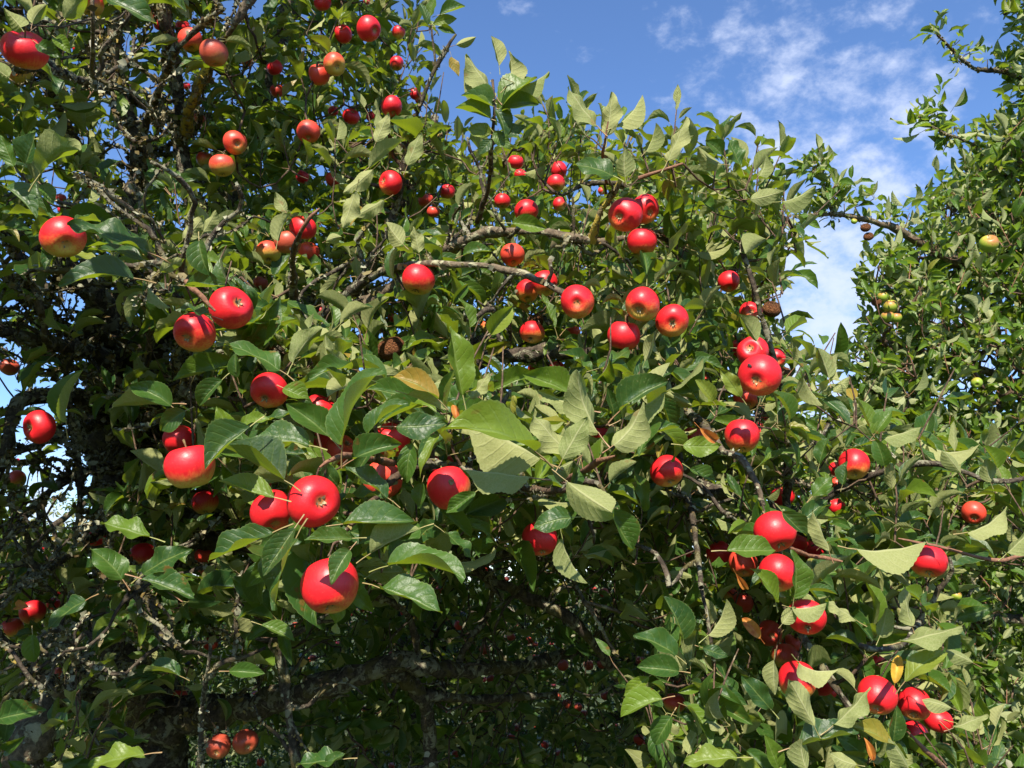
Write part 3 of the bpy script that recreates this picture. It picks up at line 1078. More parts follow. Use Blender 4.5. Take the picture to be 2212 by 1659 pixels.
 (804, 252, 13, _, 'R', 0.75, 'dim red apple left of the leaf-covered apple'),
 (758, 252, 19, _, 'R', 0.7, 'red apple tilted among dark leaves left of the dim red one'),
 (720, 240, 12, _, 'R', 0.7, 'bright red apple patch between dark leaves high up'),
 (690, 162, 24, _, 'o', 0.9, 'orange apple, left one of the high orange pair'),
 (723, 139, 25, (0.3, 0.2), 'y', 0.85, 'yellow orange apple, right one of the high orange pair'),
 (666, 285, 26, (0.0, 0.6), 'o', 0.8, 'shaded orange apple with a leaf across its front'),
 (508, 308, 26, (0.25, 0.1), 'o', 0.85, 'pink apple with dark calyx in shade, left upper half'),
 (480, 358, 27, (0.0, 0.9), 'y', 0.75, 'dull yellow brown apple under the shaded pink apple'),
 (443, 345, 20, _, 'y', 0.65, 'orange yellow apple behind stalks left of the dull brown one'),
 (653, 382, 15, _, 'R', 0.8, 'small pink red apple under long dark leaves'),
 (720, 388, 18, _, 'o', 0.75, 'small orange apple right of the pink red one'),
 (462, 115, 30, (0.1, 0.9), 'd', 0.95, 'rosy shaded apple with a twig across it, beside lichened branches'),
 (411, 86, 26, (0.1, 0.8), 'o', 0.85, 'orange pink apple crossed by a dark lichen twig'),
 (395, 60, 16, _, 'R', 0.8, 'small bright red apple above the orange pink crossed one'),
 (347, 55, 15, _, 'R', 0.9, 'small red apple left of the thick dark upright branch'),
 (321, 29, 15, _, 'o', 0.8, 'red and orange apple at the top of the dark upright branch'),
 (533, 131, 14, _, 'o', 0.8, 'small pink orange apple right of the rosy shaded apple'),
 (593, 146, 18, _, 'R', 0.75, 'pinkish red apple in shade under the high leaves'),
 (598, 196, 15, _, 'o', 0.75, 'dim orange apple below the pinkish red one'),
 (403, 186, 9, _, 'R', 0.8, 'tiny red apple beside the yellow lichened stub'),
 (430, 254, 15, _, 'd', 0.7, 'dull brownish apple right of the yellow lichened stub'),
 (226, 86, 14, _, 'R', 0.8, 'dark red apple behind the smooth upright branch'),
 (166, 105, 9, _, 'R', 0.8, 'tiny red apple left of the thin upright twig'),
 (194, 8, 28, (0.0, 0.9), 'h', 0.8, 'pink and yellow apple cut by the top edge behind a yellow leaf'),
 (54, 108, 47, _, 'R', 0.75, 'large bright red apple with a twig shadow, top left corner'),
 (43, 158, 26, _, 'y', 0.6, 'yellow apple below the large corner apple'),
 (131, 430, 12, _, 'o', 0.8, 'small orange apple above the two-tone apple'),
 (134, 452, 9, _, 'R', 0.7, 'tiny red apple directly above the two-tone apple'),
 (46, 512, 12, _, 'R', 0.8, 'small red apple in lichen twigs left of the two-tone apple'),
 (655, 492, 30, _, 'R', 0.45, 'red apple mostly hidden behind an upright green leaf, left of centre'),
 (622, 522, 30, _, 'd', 0.5, 'dull red brown apple left of a slanting red twig'),
 (580, 545, 28, (0.0, 0.8), 'y', 0.7, 'dull yellow green apple in deep shade left of centre'),
 (667, 545, 24, _, 'o', 0.5, 'orange apple under the slanting red twig'),
 (563, 611, 17, _, 'd', 0.7, 'dull red apple in shade above the left pair'),
 (695, 670, 12, _, 'R', 0.75, 'small red apple behind leaf edges right of the left pair'),
 (417, 627, 11, _, 'R', 0.75, 'small red apple behind the twig above the left pair'),
 (590, 766, 22, _, 'o', 0.6, 'orange pink apple behind bright leaves, left of centre'),
 (500, 862, 15, _, 'R', 0.75, 'dark red apple beside white lichen twigs'),
 (20, 793, 20, _, 'd', 0.85, 'dusky pink apple in shade at the left edge'),
 (337, 942, 16, _, 'd', 0.7, 'dark red apple in shadow left of the large yellow-based apple'),
 (36, 1036, 20, (0.0, 0.7), 'y', 0.8, 'dull yellow apple in shade at the left edge'),
 (36, 996, 7, _, 'R', 0.8, 'tiny pink apple above the dull yellow one at the left edge'),
 (443, 1086, 28, (0.0, 0.9), 'h', 0.8, 'yellow and red apple just under the large yellow-based apple'),
 (308, 1199, 28, (0.1, 0.9), 'h', 0.7, 'red and green-yellow apple squeezed between shaded leaves, lower left'),
 (207, 1160, 21, _, 'R', 0.7, 'dark red apple over a shaded leaf, lower left'),
 (441, 1200, 20, _, 'o', 0.75, 'dull orange apple in shade left of the largest lowest apple'),
 (440, 1232, 12, _, 'y', 0.6, 'yellowish apple hanging under the dull orange one'),
 (70, 1322, 28, (0.0, 0.8), 'r', 0.95, 'small red apple catching sun in the lower left shade'),
 (115, 1304, 14, _, 'R', 0.7, 'dark red apple right of the sunlit one in lower left shade'),
 (25, 1356, 24, _, 'y', 0.8, 'yellow apple below the sunlit red one at lower left'),
 (100, 1181, 9, _, 'R', 0.8, 'tiny crimson apple among small leaves against the lower left sky'),
 (130, 1278, 8, _, 'R', 0.8, 'tiny pink apple above the lower left leaf rosette'),
 (472, 1612, 27, (-0.2, 0.6), 'd', 0.95, 'dark orange apple, left one of the pair at the bottom edge'),
 (530, 1602, 27, (0.2, 0.6), 'd', 0.95, 'dark red brown apple, right one of the pair at the bottom edge'),
 (388, 1506, 18, _, 'y', 0.85, 'dim orange apple hanging in lichen near the bottom'),
 (455, 1390, 17, _, 'o', 0.55, 'yellow pink apple rim under a dark leaf, lower left'),
 (123, 1456, 14, _, 'd', 0.7, 'dim brown red apple above the mossy sawn limb'),
 (203, 1486, 6, _, 'o', 1.0, 'tiny orange apple, upper of two over pale lichen'),
 (208, 1502, 6, _, 'o', 1.0, 'tiny orange apple, lower of two over pale lichen'),
 (285, 1568, 6, _, 'R', 1.0, 'tiny scarlet apple beside pale lichen at lower left'),
 (1457, 1518, 24, _, 'y', 0.8, 'yellow shaded apple under the lower right leaf whorl'),
]
# small ones on the trees behind
FAR_APPLES = [(992, 1351, 12), (867, 1324, 8), (784, 1314, 9), (760, 1326, 6), (798, 1328, 7), (1047, 1403, 12), (1157, 1424, 12), (1216, 1437, 13), (1272, 1438, 11), (1300, 1434, 11),
 (1204, 1504, 9), (1224, 1521, 11), (1249, 1528, 10), (1262, 1541, 8), (1307, 1503, 10), (985, 1628, 9), (920, 1600, 8), (1104, 1376, 10), (1145, 1383, 10), (1157, 1393, 8), (869, 1385, 8),
 (1207, 1216, 8), (1234, 1246, 9), (1304, 1280, 11), (1284, 1275, 8), (1048, 1228, 9), (1058, 1232, 7), (952, 1273, 11), (1094, 1251, 7), (967, 1176, 13), (1355, 1532, 12), (1380, 1598, 12), (1393, 1604, 6), (1384, 1428, 11),
 (1177, 1609, 9), (1207, 1628, 8), (1465, 1472, 10), (648, 1328, 9), (637, 1351, 8), (660, 1334, 6), (676, 1421, 8), (668, 1425, 6), (551, 1501, 9), (563, 1646, 9), (560, 1245, 9), (556, 1254, 7), (415, 1390, 8),
 (422, 1510, 7), (425, 1514, 6), (423, 1548, 5), (848, 1415, 10), (933, 1411, 7), (929, 1383, 6), (1060, 1466, 9), (1046, 1468, 6), (1110, 1468, 5), (1196, 1481, 6), (969, 1523, 7), (968, 1537, 7), (1048, 1533, 7), (896, 1552, 6), (1117, 1574, 8), (1104, 1593, 9), (1158, 1568, 7), (1318, 1546, 5), (788, 1532, 7), (786, 1620, 9), (895, 1600, 6), (1250, 1655, 7), (846, 1655, 8), (1192, 1390, 5), (1115, 1310, 6), (1103, 1322, 6), (1118, 1352, 5), (930, 1383, 5), (1330, 1567, 7), (1060, 1460, 6), (688, 1300, 6), (730, 1390, 6), (607, 1432, 8), (636, 1505, 7)]
GREEN_APPLES = [
 (2136, 527, 20, 'green apple with a red blush hanging from a thin twig of the right tree'),
 (1907, 641, 12, 'top green apple of the little bunch by the sky gap'),
 (1923, 661, 16, 'middle green apple with a pink cheek in the little bunch'),
 (1917, 684, 14, 'lower left green apple of the little bunch by the sky gap'),
 (1935, 686, 13, 'lower right shaded green apple of the little bunch'),
 (2110, 827, 12, 'single yellow green apple showing its calyx in the right tree'),
 (2065, 1287, 12, 'dim green apple deep in the shade of the right tree'),
 (1845, 478, 7, 'small yellow green fruit on the slanting bare branch'),
]
ROT_R = [
 (1870, 492, 11, 'upper brown mummified apple hanging by the slanting bare branch'),
 (1876, 511, 11, 'lower orange brown mummified apple hanging by the slanting bare branch'),
 (1893, 653, 11, 'dark brown withered apple left of the green bunch'),
]

# base x, y, tip x, y, width, side (T top lit, U pale underside lit, V underside backlit), depth, depth change to tip
HERO = [
 (55,353,85,292,55,'T',.86,0),(87,377,193,333,36,'V',.86,-.03),(30,360,5,290,36,'T',.86,0),(140,40,195,-8,52,'V',.92,0),(230,-2,328,57,44,'T',1.0,0),
 (82,95,130,130,32,'T',.95,0),(120,82,150,118,28,'T',.95,0),(10,405,85,470,42,'T',.88,0),(90,400,120,442,38,'T',.88,0),(45,60,5,20,40,'V',.9,0),(70,50,95,5,34,'V',.92,0),(20,170,-30,140,40,'V',.9,0),
 (320,545,143,487,46,'T',1.04,-.03),(310,562,185,545,34,'T',1.06,0),(290,601,131,612,40,'T',1.02,-.02),(345,588,397,556,32,'V',1.05,0),(430,520,447,598,46,'T',1.08,0),(400,618,482,625,26,'T',1.08,0),
 (320,622,365,667,20,'U',1.1,0),(457,683,375,668,22,'T',1.1,0),(605,800,495,735,40,'T',1.08,0),(633,783,704,717,42,'V',1.06,0),(513,815,505,763,28,'T',1.1,0),(370,877,288,828,46,'T',1.08,0),(368,872,248,884,30,'V',1.1,0),
 (400,888,343,922,46,'T',1.06,0),(480,820,433,880,36,'T',1.12,0),(612,838,662,868,42,'T',1.05,0),(143,912,176,797,28,'T',1.1,0),
 (540,922,432,1002,62,'T',.93,-.03),(613,1037,490,955,50,'T',.95,0),(592,1074,468,1046,54,'T',.93,0),(668,962,537,945,50,'T',1.0,0),(712,945,625,867,54,'T',1.02,0),(522,920,587,903,28,'T',1.05,0),
 (740,960,827,800,50,'T',1.0,0),(945,862,843,815,42,'T',1.04,0),(880,852,960,890,30,'V',1.05,0),(795,937,882,872,36,'T',1.0,0),(855,922,966,928,56,'T',1.0,0),(765,992,868,964,44,'T',.98,0),(890,958,878,1042,50,'T',1.0,0),
 (838,1076,745,1010,36,'T',.98,0),(912,1043,900,1097,34,'T',1.02,0),(1027,1063,966,1112,50,'T',.97,0),
 (1000,855,966,706,74,'T',1.08,0),(1015,707,998,643,24,'T',1.15,0),(1060,722,1112,664,45,'T',1.15,0),(1015,860,1060,806,25,'U',1.12,0),
 (1155,975,953,930,62,'T',.93,-.04),(1168,990,1003,905,62,'U',.97,-.02),(1145,1032,994,1010,44,'U',.95,-.03),(1230,985,1155,884,58,'U',.98,0),(1215,992,1262,897,70,'U',.95,0),(1293,935,1262,797,58,'U',.97,0),
 (1325,962,1402,880,72,'U',.96,0),(1225,1040,1332,1102,64,'U',.93,-.05),(1235,852,1130,803,44,'T',1.04,0),(1262,882,1148,840,40,'U',1.02,0),(1340,887,1447,828,46,'T',1.05,0),(1236,1118,1148,1128,56,'T',.95,0),
 (1318,1098,1356,1194,46,'T',1.04,0),(1215,1163,1267,1262,20,'U',1.05,0),(1255,985,1240,890,50,'U',1.0,0),(1345,905,1440,850,30,'U',1.05,0),
 (740,1132,895,1118,36,'T',.96,0),(800,1196,906,1140,28,'V',.95,0),(905,1142,804,1190,44,'T',.97,0),(775,1175,850,1150,34,'T',.98,0),(840,1222,1003,1254,50,'T',.95,-.03),(820,1270,945,1333,48,'T',.93,-.03),(960,1150,1026,1212,30,'T',1.02,0),
 (590,1150,447,1217,50,'T',.9,0),(637,1140,572,1246,64,'T',.89,-.02),(640,1162,583,1309,50,'T',.93,0),(756,1188,706,1257,48,'T',.85,-.02),(762,1163,658,1170,48,'T',.87,-.02),(323,1160,210,1137,48,'T',1.05,0),
 (265,1252,210,1176,60,'T',1.05,0),(310,1240,414,1177,50,'T',1.05,0),(305,1250,423,1286,56,'T',1.03,0),(185,1297,100,1349,36,'T',1.15,0),(70,1370,80,1429,38,'T',1.15,0),(495,1450,573,1453,42,'T',1.1,0),(388,1460,312,1447,32,'T',1.15,0),
 (-10,1555,100,1526,60,'T',.95,0),(312,1630,190,1660,44,'T',.95,0),(740,1640,636,1662,40,'T',1.0,0),(565,1350,638,1384,36,'T',1.1,0),(700,1655,745,1625,28,'T',1.0,0),
 (1570,1190,1679,1200,48,'T',1.1,0),(1715,1292,1722,1187,42,'T',1.08,0),(1675,1300,1620,1228,30,'T',1.1,0),(1690,1105,1737,1162,40,'T',1.1,0),(1790,1190,1758,1100,40,'U',1.12,0),(1850,1187,1992,1164,42,'U',1.1,0),
 (1710,1312,1782,1299,24,'U',1.08,0),(1690,1347,1713,1308,30,'U',1.08,0),(1850,1340,1785,1288,28,'U',1.15,0),(1970,1352,1948,1268,30,'U',1.12,0),(1945,1387,2067,1347,36,'U',1.1,0),(1900,1376,1915,1313,44,'V',1.15,0),
 (1672,1425,1668,1502,30,'U',1.1,0),(1758,1567,1708,1464,60,'U',1.04,0),(1800,1567,1882,1486,48,'U',1.05,0),(1725,1430,1812,1456,36,'U',1.1,0),(1930,1602,1936,1524,44,'T',1.08,0),(1962,1660,1924,1588,40,'U',1.06,0),
 (1720,1612,1851,1576,46,'T',1.05,0),(1925,1612,1834,1570,36,'T',1.07,0),(1665,1532,1598,1459,54,'T',1.08,0),(1592,1637,1478,1652,46,'T',1.05,0),(1682,1660,1650,1588,50,'T',1.06,0),(1742,1662,1725,1598,50,'U',1.04,0),(1850,1652,1793,1638,50,'U',1.04,0),
 (1955,1472,2047,1410,46,'T',1.1,0),(2055,1530,1990,1504,36,'U',1.1,0),(2060,1572,2127,1538,26,'U',1.1,0),(1530,1372,1562,1290,34,'U',1.15,0),(1518,1400,1572,1422,30,'T',1.15,0),(2102,1432,2043,1398,36,'U',1.12,0),
 (1460,1416,1372,1361,46,'T',1.08,0),(1467,1450,1376,1447,50,'T',1.05,0),(1402,1462,1350,1507,42,'T',1.06,0),(1430,1510,1343,1554,42,'T',1.04,0),(1475,1382,1430,1292,40,'T',1.1,0),(1450,1547,1420,1612,46,'T',1.06,0),
 (1790,817,1762,753,35,'V',1.2,0),(1815,822,1809,763,16,'U',1.2,0),(1800,847,1836,814,30,'U',1.2,0),(1735,815,1783,870,36,'U',1.2,0),(1885,937,1846,863,32,'T',1.25,0),(1890,937,1933,892,36,'T',1.25,0),(1905,947,1985,917,28,'U',1.25,0),
 (1910,1007,1895,943,36,'T',1.25,0),(1770,1002,1785,943,36,'T',1.22,0),(1705,907,1669,843,28,'T',1.25,0),(1600,857,1554,798,42,'T',1.2,0),(1635,737,1589,683,36,'V',1.3,0),(1540,867,1499,823,30,'T',1.25,0),(1475,962,1557,974,44,'T',1.2,0),
 (1490,1012,1542,1051,32,'T',1.2,0),(1755,1072,1797,1028,46,'T',1.2,0),(1820,1047,1836,998,28,'T',1.2,0),(2140,1042,2124,993,36,'U',1.25,0),(2155,1012,2129,957,26,'T',1.25,0),(2075,1022,2039,968,36,'U',1.28,0),(2090,1150,2180,1095,30,'U',1.2,0),(2175,1195,2230,1130,36,'U',1.15,0),
 (1078,142,1062,76,27,'V',1.5,0),(1093,187,1110,110,36,'U',1.5,0),(1070,207,1009,118,34,'U',1.5,0),(1055,210,997,150,29,'U',1.5,0),(1108,177,1188,161,23,'U',1.5,0),(1080,234,1167,174,33,'T',1.5,0),(1085,242,1165,229,26,'T',1.5,0),(1060,257,989,226,26,'T',1.5,0),
 (1068,232,1002,199,27,'T',1.5,0),(1070,237,1096,297,29,'T',1.5,0),(1085,292,1137,277,26,'T',1.5,0),(1066,285,1100,325,30,'T',1.5,0),(1060,290,1012,270,28,'T',1.5,0),(1062,300,1035,335,26,'T',1.5,0),
 (1290,272,1223,189,34,'U',1.4,0),(1312,292,1317,200,40,'U',1.4,0),(1332,270,1392,207,27,'U',1.4,0),(1300,277,1297,223,26,'T',1.42,0),(1442,347,1479,253,31,'U',1.4,0),(1395,327,1409,266,28,'U',1.42,0),(1350,382,1340,324,42,'V',1.4,0),(1325,380,1244,344,36,'T',1.4,0),
 (1560,335,1530,298,26,'T',1.5,0),(1600,360,1565,300,26,'T',1.5,0),(1640,380,1662,335,26,'U',1.5,0),(1560,355,1505,325,28,'U',1.5,0),(1690,435,1760,400,26,'U',1.5,0),(1620,430,1695,412,44,'U',1.45,0),
 (950,32,1006,19,26,'T',1.9,0),(985,97,1029,81,26,'U',1.9,0),(975,122,985,165,22,'T',1.9,0),(935,52,987,40,28,'T',1.9,0),(945,60,985,70,22,'T',1.9,0),(930,37,935,-8,22,'T',1.9,0),(925,55,905,5,26,'T',1.9,0),
 (805,367,738,411,40,'U',1.4,0),(768,412,738,492,42,'U',1.35,0),(830,432,763,466,32,'U',1.4,0),(812,307,836,242,36,'U',1.5,0),(797,362,876,306,42,'V',1.45,0),(880,357,906,284,38,'U',1.5,0),(870,527,829,484,46,'U',1.4,0),(905,547,894,489,40,'V',1.4,0),
 (1000,552,1062,540,26,'T',1.4,0),(1105,482,1182,487,36,'T',1.45,0),(615,455,595,415,40,'U',1.4,0),(600,520,625,455,36,'V',1.35,0),(705,520,735,505,30,'U',1.35,0),(440,500,470,455,36,'U',1.35,0),(395,520,445,470,40,'U',1.3,0),(380,600,440,545,36,'V',1.25,0),
]

# limbs and branches of the near tree: points (px, py, depth, radius in picture units), material key
LIMBS = [
 ('trunk', [(330, 2500, 2.55, 120), (315, 1900, 2.5, 100), (300, 1500, 2.45, 86), (285, 1200, 2.4, 74), (268, 950, 2.35, 62), (255, 800, 2.3, 52), (245, 700, 2.25, 40)], 'bark'),
 ('limb', [(245, 720, 2.25, 36), (205, 640, 2.1, 30), (140, 580, 2.0, 26), (60, 520, 1.9, 22), (-60, 440, 1.8, 20), (-250, 250, 1.7, 14)], 'bark'),
 ('limb', [(250, 720, 2.25, 36), (262, 640, 2.25, 20), (268, 560, 2.25, 18), (282, 430, 2.3, 17), (300, 320, 2.3, 17), (270, 230, 2.3, 15), (235, 150, 2.3, 14), (200, 0, 2.3, 12), (150, -300, 2.4, 9)], 'bark'),
 ('limb', [(255, 780, 2.3, 40), (330, 740, 2.25, 34), (390, 640, 2.2, 22), (420, 500, 2.25, 18), (400, 380, 2.3, 16), (370, 262, 2.3, 14), (290, 215, 2.35, 12), (240, 180, 2.4, 9)], 'bark'),
 ('limb', [(246, 185, 2.2, 14), (249, 120, 2.2, 13), (250, 60, 2.2, 13), (253, -40, 2.25, 12), (270, -300, 2.3, 9)], 'barkl'),
 ('limb', [(390, 300, 2.25, 14), (385, 200, 2.2, 13), (372, 110, 2.15, 13), (356, 30, 2.1, 13), (350, -60, 2.1, 12), (330, -400, 2.2, 9)], 'bark'),
 ('branch', [(400, 290, 2.25, 12), (410, 235, 2.15, 11), (428, 190, 2.1, 10), (448, 145, 2.1, 9)], 'ochre'),
 ('branch', [(60, 640, 1.95, 12), (105, 680, 2.0, 12), (150, 720, 2.1, 14), (240, 770, 2.25, 18)], 'bark'),
 ('limb', [(-80, 690, 1.7, 13), (0, 715, 1.75, 14), (70, 735, 1.85, 15), (160, 752, 2.05, 18), (250, 790, 2.25, 22)], 'bark'),
 ('branch', [(60, 560, 1.85, 9), (75, 610, 1.8, 9), (88, 670, 1.8, 8), (100, 740, 1.85, 8)], 'barkl'),
 ('branch', [(200, 640, 2.1, 10), (192, 680, 2.1, 9), (185, 720, 2.1, 9)], 'bark'),
 ('branch', [(130, 610, 2.0, 9), (200, 613, 2.1, 9), (270, 612, 2.2, 10)], 'bark'),
 ('limb', [(262, 900, 2.3, 30), (200, 870, 2.1, 20), (120, 850, 1.95, 17), (40, 870, 1.85, 15), (20, 930, 1.8, 14), (-10, 1010, 1.75, 14), (-60, 1180, 1.7, 12)], 'bark'),
 ('branch', [(262, 960, 2.3, 18), (330, 900, 2.1, 13), (380, 850, 1.9, 12), (405, 852, 1.8, 13), (440, 870, 1.75, 10), (470, 862, 1.75, 6)], 'barkl'),
 ('branch', [(330, 900, 2.1, 13), (390, 820, 2.05, 11), (425, 790, 2.0, 10), (440, 760, 2.0, 9)], 'bark'),
 ('branch', [(318, 780, 2.0, 8), (325, 720, 1.95, 8), (340, 660, 1.95, 7), (355, 620, 1.95, 6)], 'barkl'),
 ('branch', [(0, 470, 1.7, 9), (25, 520, 1.75, 9), (55, 600, 1.8, 10), (100, 690, 1.9, 11)], 'bark'),
 ('branch', [(-40, 130, 1.4, 9), (40, 145, 1.45, 8), (110, 150, 1.55, 8), (190, 180, 1.8, 8), (240, 195, 2.1, 9)], 'bark'),
 ('branch', [(20, 20, 1.5, 7), (55, 60, 1.6, 7), (90, 150, 1.8, 8), (130, 240, 2.0, 9), (170, 320, 2.1, 10), (230, 420, 2.2, 11)], 'bark'),
 ('branch', [(200, -30, 1.3, 4.5), (200, 40, 1.3, 4.5), (201, 90, 1.35, 4.5), (199, 140, 1.4, 5), (205, 190, 1.6, 5)], 'barkl'),
 ('branch', [(300, 330, 2.3, 9), (320, 250, 2.2, 8), (345, 190, 2.1, 7), (375, 120, 2.0, 7), (430, 60, 1.95, 6), (480, 20, 1.9, 6)], 'bark'),
 ('branch', [(555, -20, 2.0, 9), (528, 18, 2.0, 9), (508, 48, 2.0, 8), (480, 90, 2.05, 6), (450, 140, 2.1, 5)], 'barkl'),
 ('branch', [(870, 574, 1.6, 6.5), (930, 570, 1.57, 7), (985, 571, 1.55, 7), (1040, 573, 1.55, 7), (1085, 582, 1.54, 7.5), (1135, 594, 1.52, 8), (1180, 613, 1.5, 8), (1218, 634, 1.5, 8)], 'barkl'),
 ('branch', [(1182, 610, 1.5, 5), (1190, 590, 1.48, 4.5), (1188, 560, 1.47, 4)], 'barkl'),
 ('branch', [(870, 574, 1.6, 6.5), (800, 600, 1.7, 9), (700, 680, 1.85, 12), (560, 790, 2.0, 16), (420, 830, 2.15, 22), (270, 850, 2.3, 30)], 'bark'),
 ('branch', [(1440, 500, 1.85, 6), (1290, 522, 1.75, 8), (1240, 514, 1.72, 9.5), (1185, 504, 1.72, 8.5), (1130, 500, 1.75, 7), (1000, 520, 1.9, 13), (820, 640, 2.05, 17), (560, 800, 2.15, 22), (270, 900, 2.35, 34)], 'barkl'),
 ('branch', [(1278, 522, 1.74, 9), (1290, 475, 1.7, 8), (1308, 440, 1.68, 7), (1325, 420, 1.66, 6), (1342, 385, 1.64, 5)], 'ochre'),
 ('branch', [(1215, 422, 1.9, 4), (1255, 402, 1.88, 5), (1305, 394, 1.86, 5), (1350, 400, 1.85, 5)], 'bark'),
 ('branch', [(1380, 385, 1.6, 4), (1425, 370, 1.58, 3.5), (1475, 353, 1.56, 3)], 'twigred'),
 ('branch', [(1548, 955, 1.42, 8), (1562, 975, 1.36, 8), (1598, 986, 1.33, 7.5), (1622, 1022, 1.31, 7), (1640, 1062, 1.3, 6.5), (1648, 1092, 1.3, 6)], 'barkl'),
 ('branch', [(1548, 955, 1.42, 8), (1500, 900, 1.6, 10), (1400, 800, 1.85, 13), (1200, 760, 2.0, 16), (900, 800, 2.15, 20), (560, 880, 2.25, 26), (275, 980, 2.38, 36)], 'bark'),
 ('branch', [(1515, 1270, 1.42, 4), (1525, 1320, 1.40, 4.5), (1535, 1385, 1.38, 4.5), (1545, 1450, 1.45, 4)], 'bark'),
 ('branch', [(1515, 1270, 1.4, 6), (1500, 1150, 1.62, 6), (1470, 1000, 1.8, 8), (1420, 850, 1.84, 11)], 'bark'),
 ('branch', [(1940, 1163, 1.22, 1.2), (1985, 1172, 1.22, 3), (2050, 1186, 1.22, 3.4), (2100, 1200, 1.24, 3.8), (2170, 1210, 1.26, 4), (2260, 1180, 1.3, 4.5)], 'twigred'),
 ('branch', [(1820, 1213, 1.15, 1.8), (1780, 1205, 1.16, 4.2), (1750, 1200, 1.2, 4.4), (1700, 1180, 1.4, 5), (1600, 1130, 1.6, 6)], 'twigred'),
 ('branch', [(905, 232, 2.0, 4.5), (918, 200, 2.0, 4.5), (935, 160, 2.0, 4.5), (962, 110, 2.0, 4), (985, 74, 2.0, 2.5)], 'bark'),
 ('branch', [(941, 142, 2.0, 3), (938, 110, 2.0, 2.6), (932, 62, 2.0, 2.2)], 'bark'),
 ('branch', [(905, 232, 2.0, 4.5), (880, 320, 2.05, 6), (850, 460, 2.1, 8), (760, 640, 2.15, 11), (560, 800, 2.15, 16)], 'bark'),
 ('branch', [(1064, 172, 1.5, 2.4), (1068, 230, 1.5, 3.2), (1066, 280, 1.52, 4), (1060, 330, 1.56, 4.6), (1056, 400, 1.65, 5), (1030, 480, 1.78, 6)], 'twig'),
 ('branch', [(1314, 262, 1.4, 2), (1306, 312, 1.41, 3.2), (1302, 345, 1.46, 3.6), (1310, 395, 1.6, 4)], 'twigred'),
 ('branch', [(1035, 1030, 1.2, 9), (1062, 1043, 1.2, 9), (1085, 1050, 1.24, 9), (1130, 1055, 1.4, 9), (1180, 1010, 1.7, 11)], 'barkl'),
 ('branch', [(1035, 1030, 1.2, 9), (1000, 1010, 1.22, 8), (940, 1000, 1.3, 7), (860, 990, 1.3, 5)], 'bark'),
 ('branch', [(1215, 1042, .95, 2.5), (1250, 1056, 1.0, 6), (1180, 1060, 1.2, 7), (1110, 1052, 1.35, 8)], 'twig'),
 ('branch', [(1330, 985, 1.0, 2.5), (1300, 995, 1.03, 7), (1270, 1012, 1.1, 7), (1215, 1040, 1.3, 8)], 'twigred'),
 ('branch', [(720, 1175, .96, 2.5), (745, 1150, .98, 6), (800, 1085, 1.15, 7), (870, 1020, 1.3, 8), (950, 1003, 1.4, 8)], 'twig'),
 ('branch', [(690, 1010, 1.0, 2.5), (720, 990, 1.02, 6), (760, 985, 1.1, 7), (850, 1000, 1.3, 8)], 'twigred'),
 ('branch', [(650, 500, 1.4, 5), (670, 470, 1.38, 5), (690, 450, 1.38, 1.6)], 'twigred'),
 ('branch', [(650, 500, 1.4, 5), (632, 560, 1.5, 6), (640, 680, 1.8, 8)], 'twig'),
 ('branch', [(465, 672, 1.15, 2.5), (440, 645, 1.15, 6), (415, 622, 1.16, 6), (395, 600, 1.25, 6), (350, 560, 1.5, 7), (320, 600, 1.9, 9)], 'twigred'),
 ('branch', [(1855, 1393, 1.2, 5), (1900, 1402, 1.2, 6), (1950, 1390, 1.3, 6), (1990, 1340, 1.5, 7)], 'bark'),
 ('branch', [(1960, 1580, 1.15, 1.6), (2000, 1620, 1.16, 5), (2045, 1662, 1.2, 6), (2150, 1750, 1.3, 8)], 'twigred'),
 ('limb', [(305, 1560, 2.42, 60), (450, 1545, 2.35, 32), (600, 1512, 2.25, 28), (680, 1492, 2.2, 27), (760, 1462, 2.18, 26), (840, 1432, 2.18, 23), (930, 1440, 2.22, 19), (1040, 1446, 2.35, 14), (1160, 1430, 2.6, 13), (1300, 1390, 3.0, 9)], 'bark'),
 ('branch', [(-40, 1000, 1.75, 8), (60, 968, 1.85, 8), (150, 935, 2.0, 9), (250, 905, 2.25, 12)], 'bark'),
 ('branch', [(20, 1150, 1.75, 7), (110, 1062, 1.9, 8), (180, 1020, 2.05, 9), (265, 1010, 2.3, 13)], 'bark'),
 ('branch', [(140, 820, 1.95, 7), (158, 930, 1.95, 7), (172, 1040, 1.95, 7), (165, 1180, 1.95, 6), (140, 1280, 1.95, 5)], 'bark'),
 ('limb', [(830, 1450, 2.2, 18), (880, 1470, 2.25, 17), (915, 1520, 2.3, 15), (928, 1600, 2.35, 14), (935, 1750, 2.4, 13), (940, 2000, 2.5, 15)], 'bark'),
 ('branch', [(915, 1500, 2.3, 12), (960, 1505, 2.3, 10), (1060, 1510, 2.4, 9), (1200, 1500, 2.6, 7)], 'bark'),
 ('branch', [(905, 1430, 2.22, 9), (890, 1350, 2.2, 8), (860, 1310, 2.15, 7), (800, 1280, 2.1, 5)], 'bark'),
 ('branch', [(990, 1435, 2.3, 9), (1010, 1390, 2.3, 7), (1050, 1330, 2.35, 6), (1070, 1250, 2.4, 5)], 'bark'),
 ('branch', [(1050, 1250, 2.15, 10), (1145, 1292, 2.1, 13), (1195, 1315, 2.05, 14), (1235, 1345, 2.05, 12), (1290, 1400, 2.1, 10), (1340, 1480, 2.2, 8)], 'bark'),
 ('branch', [(1050, 1250, 2.15, 10), (1000, 1200, 2.2, 12), (900, 1150, 2.25, 15), (700, 1150, 2.3, 20), (300, 1200, 2.4, 40)], 'bark'),
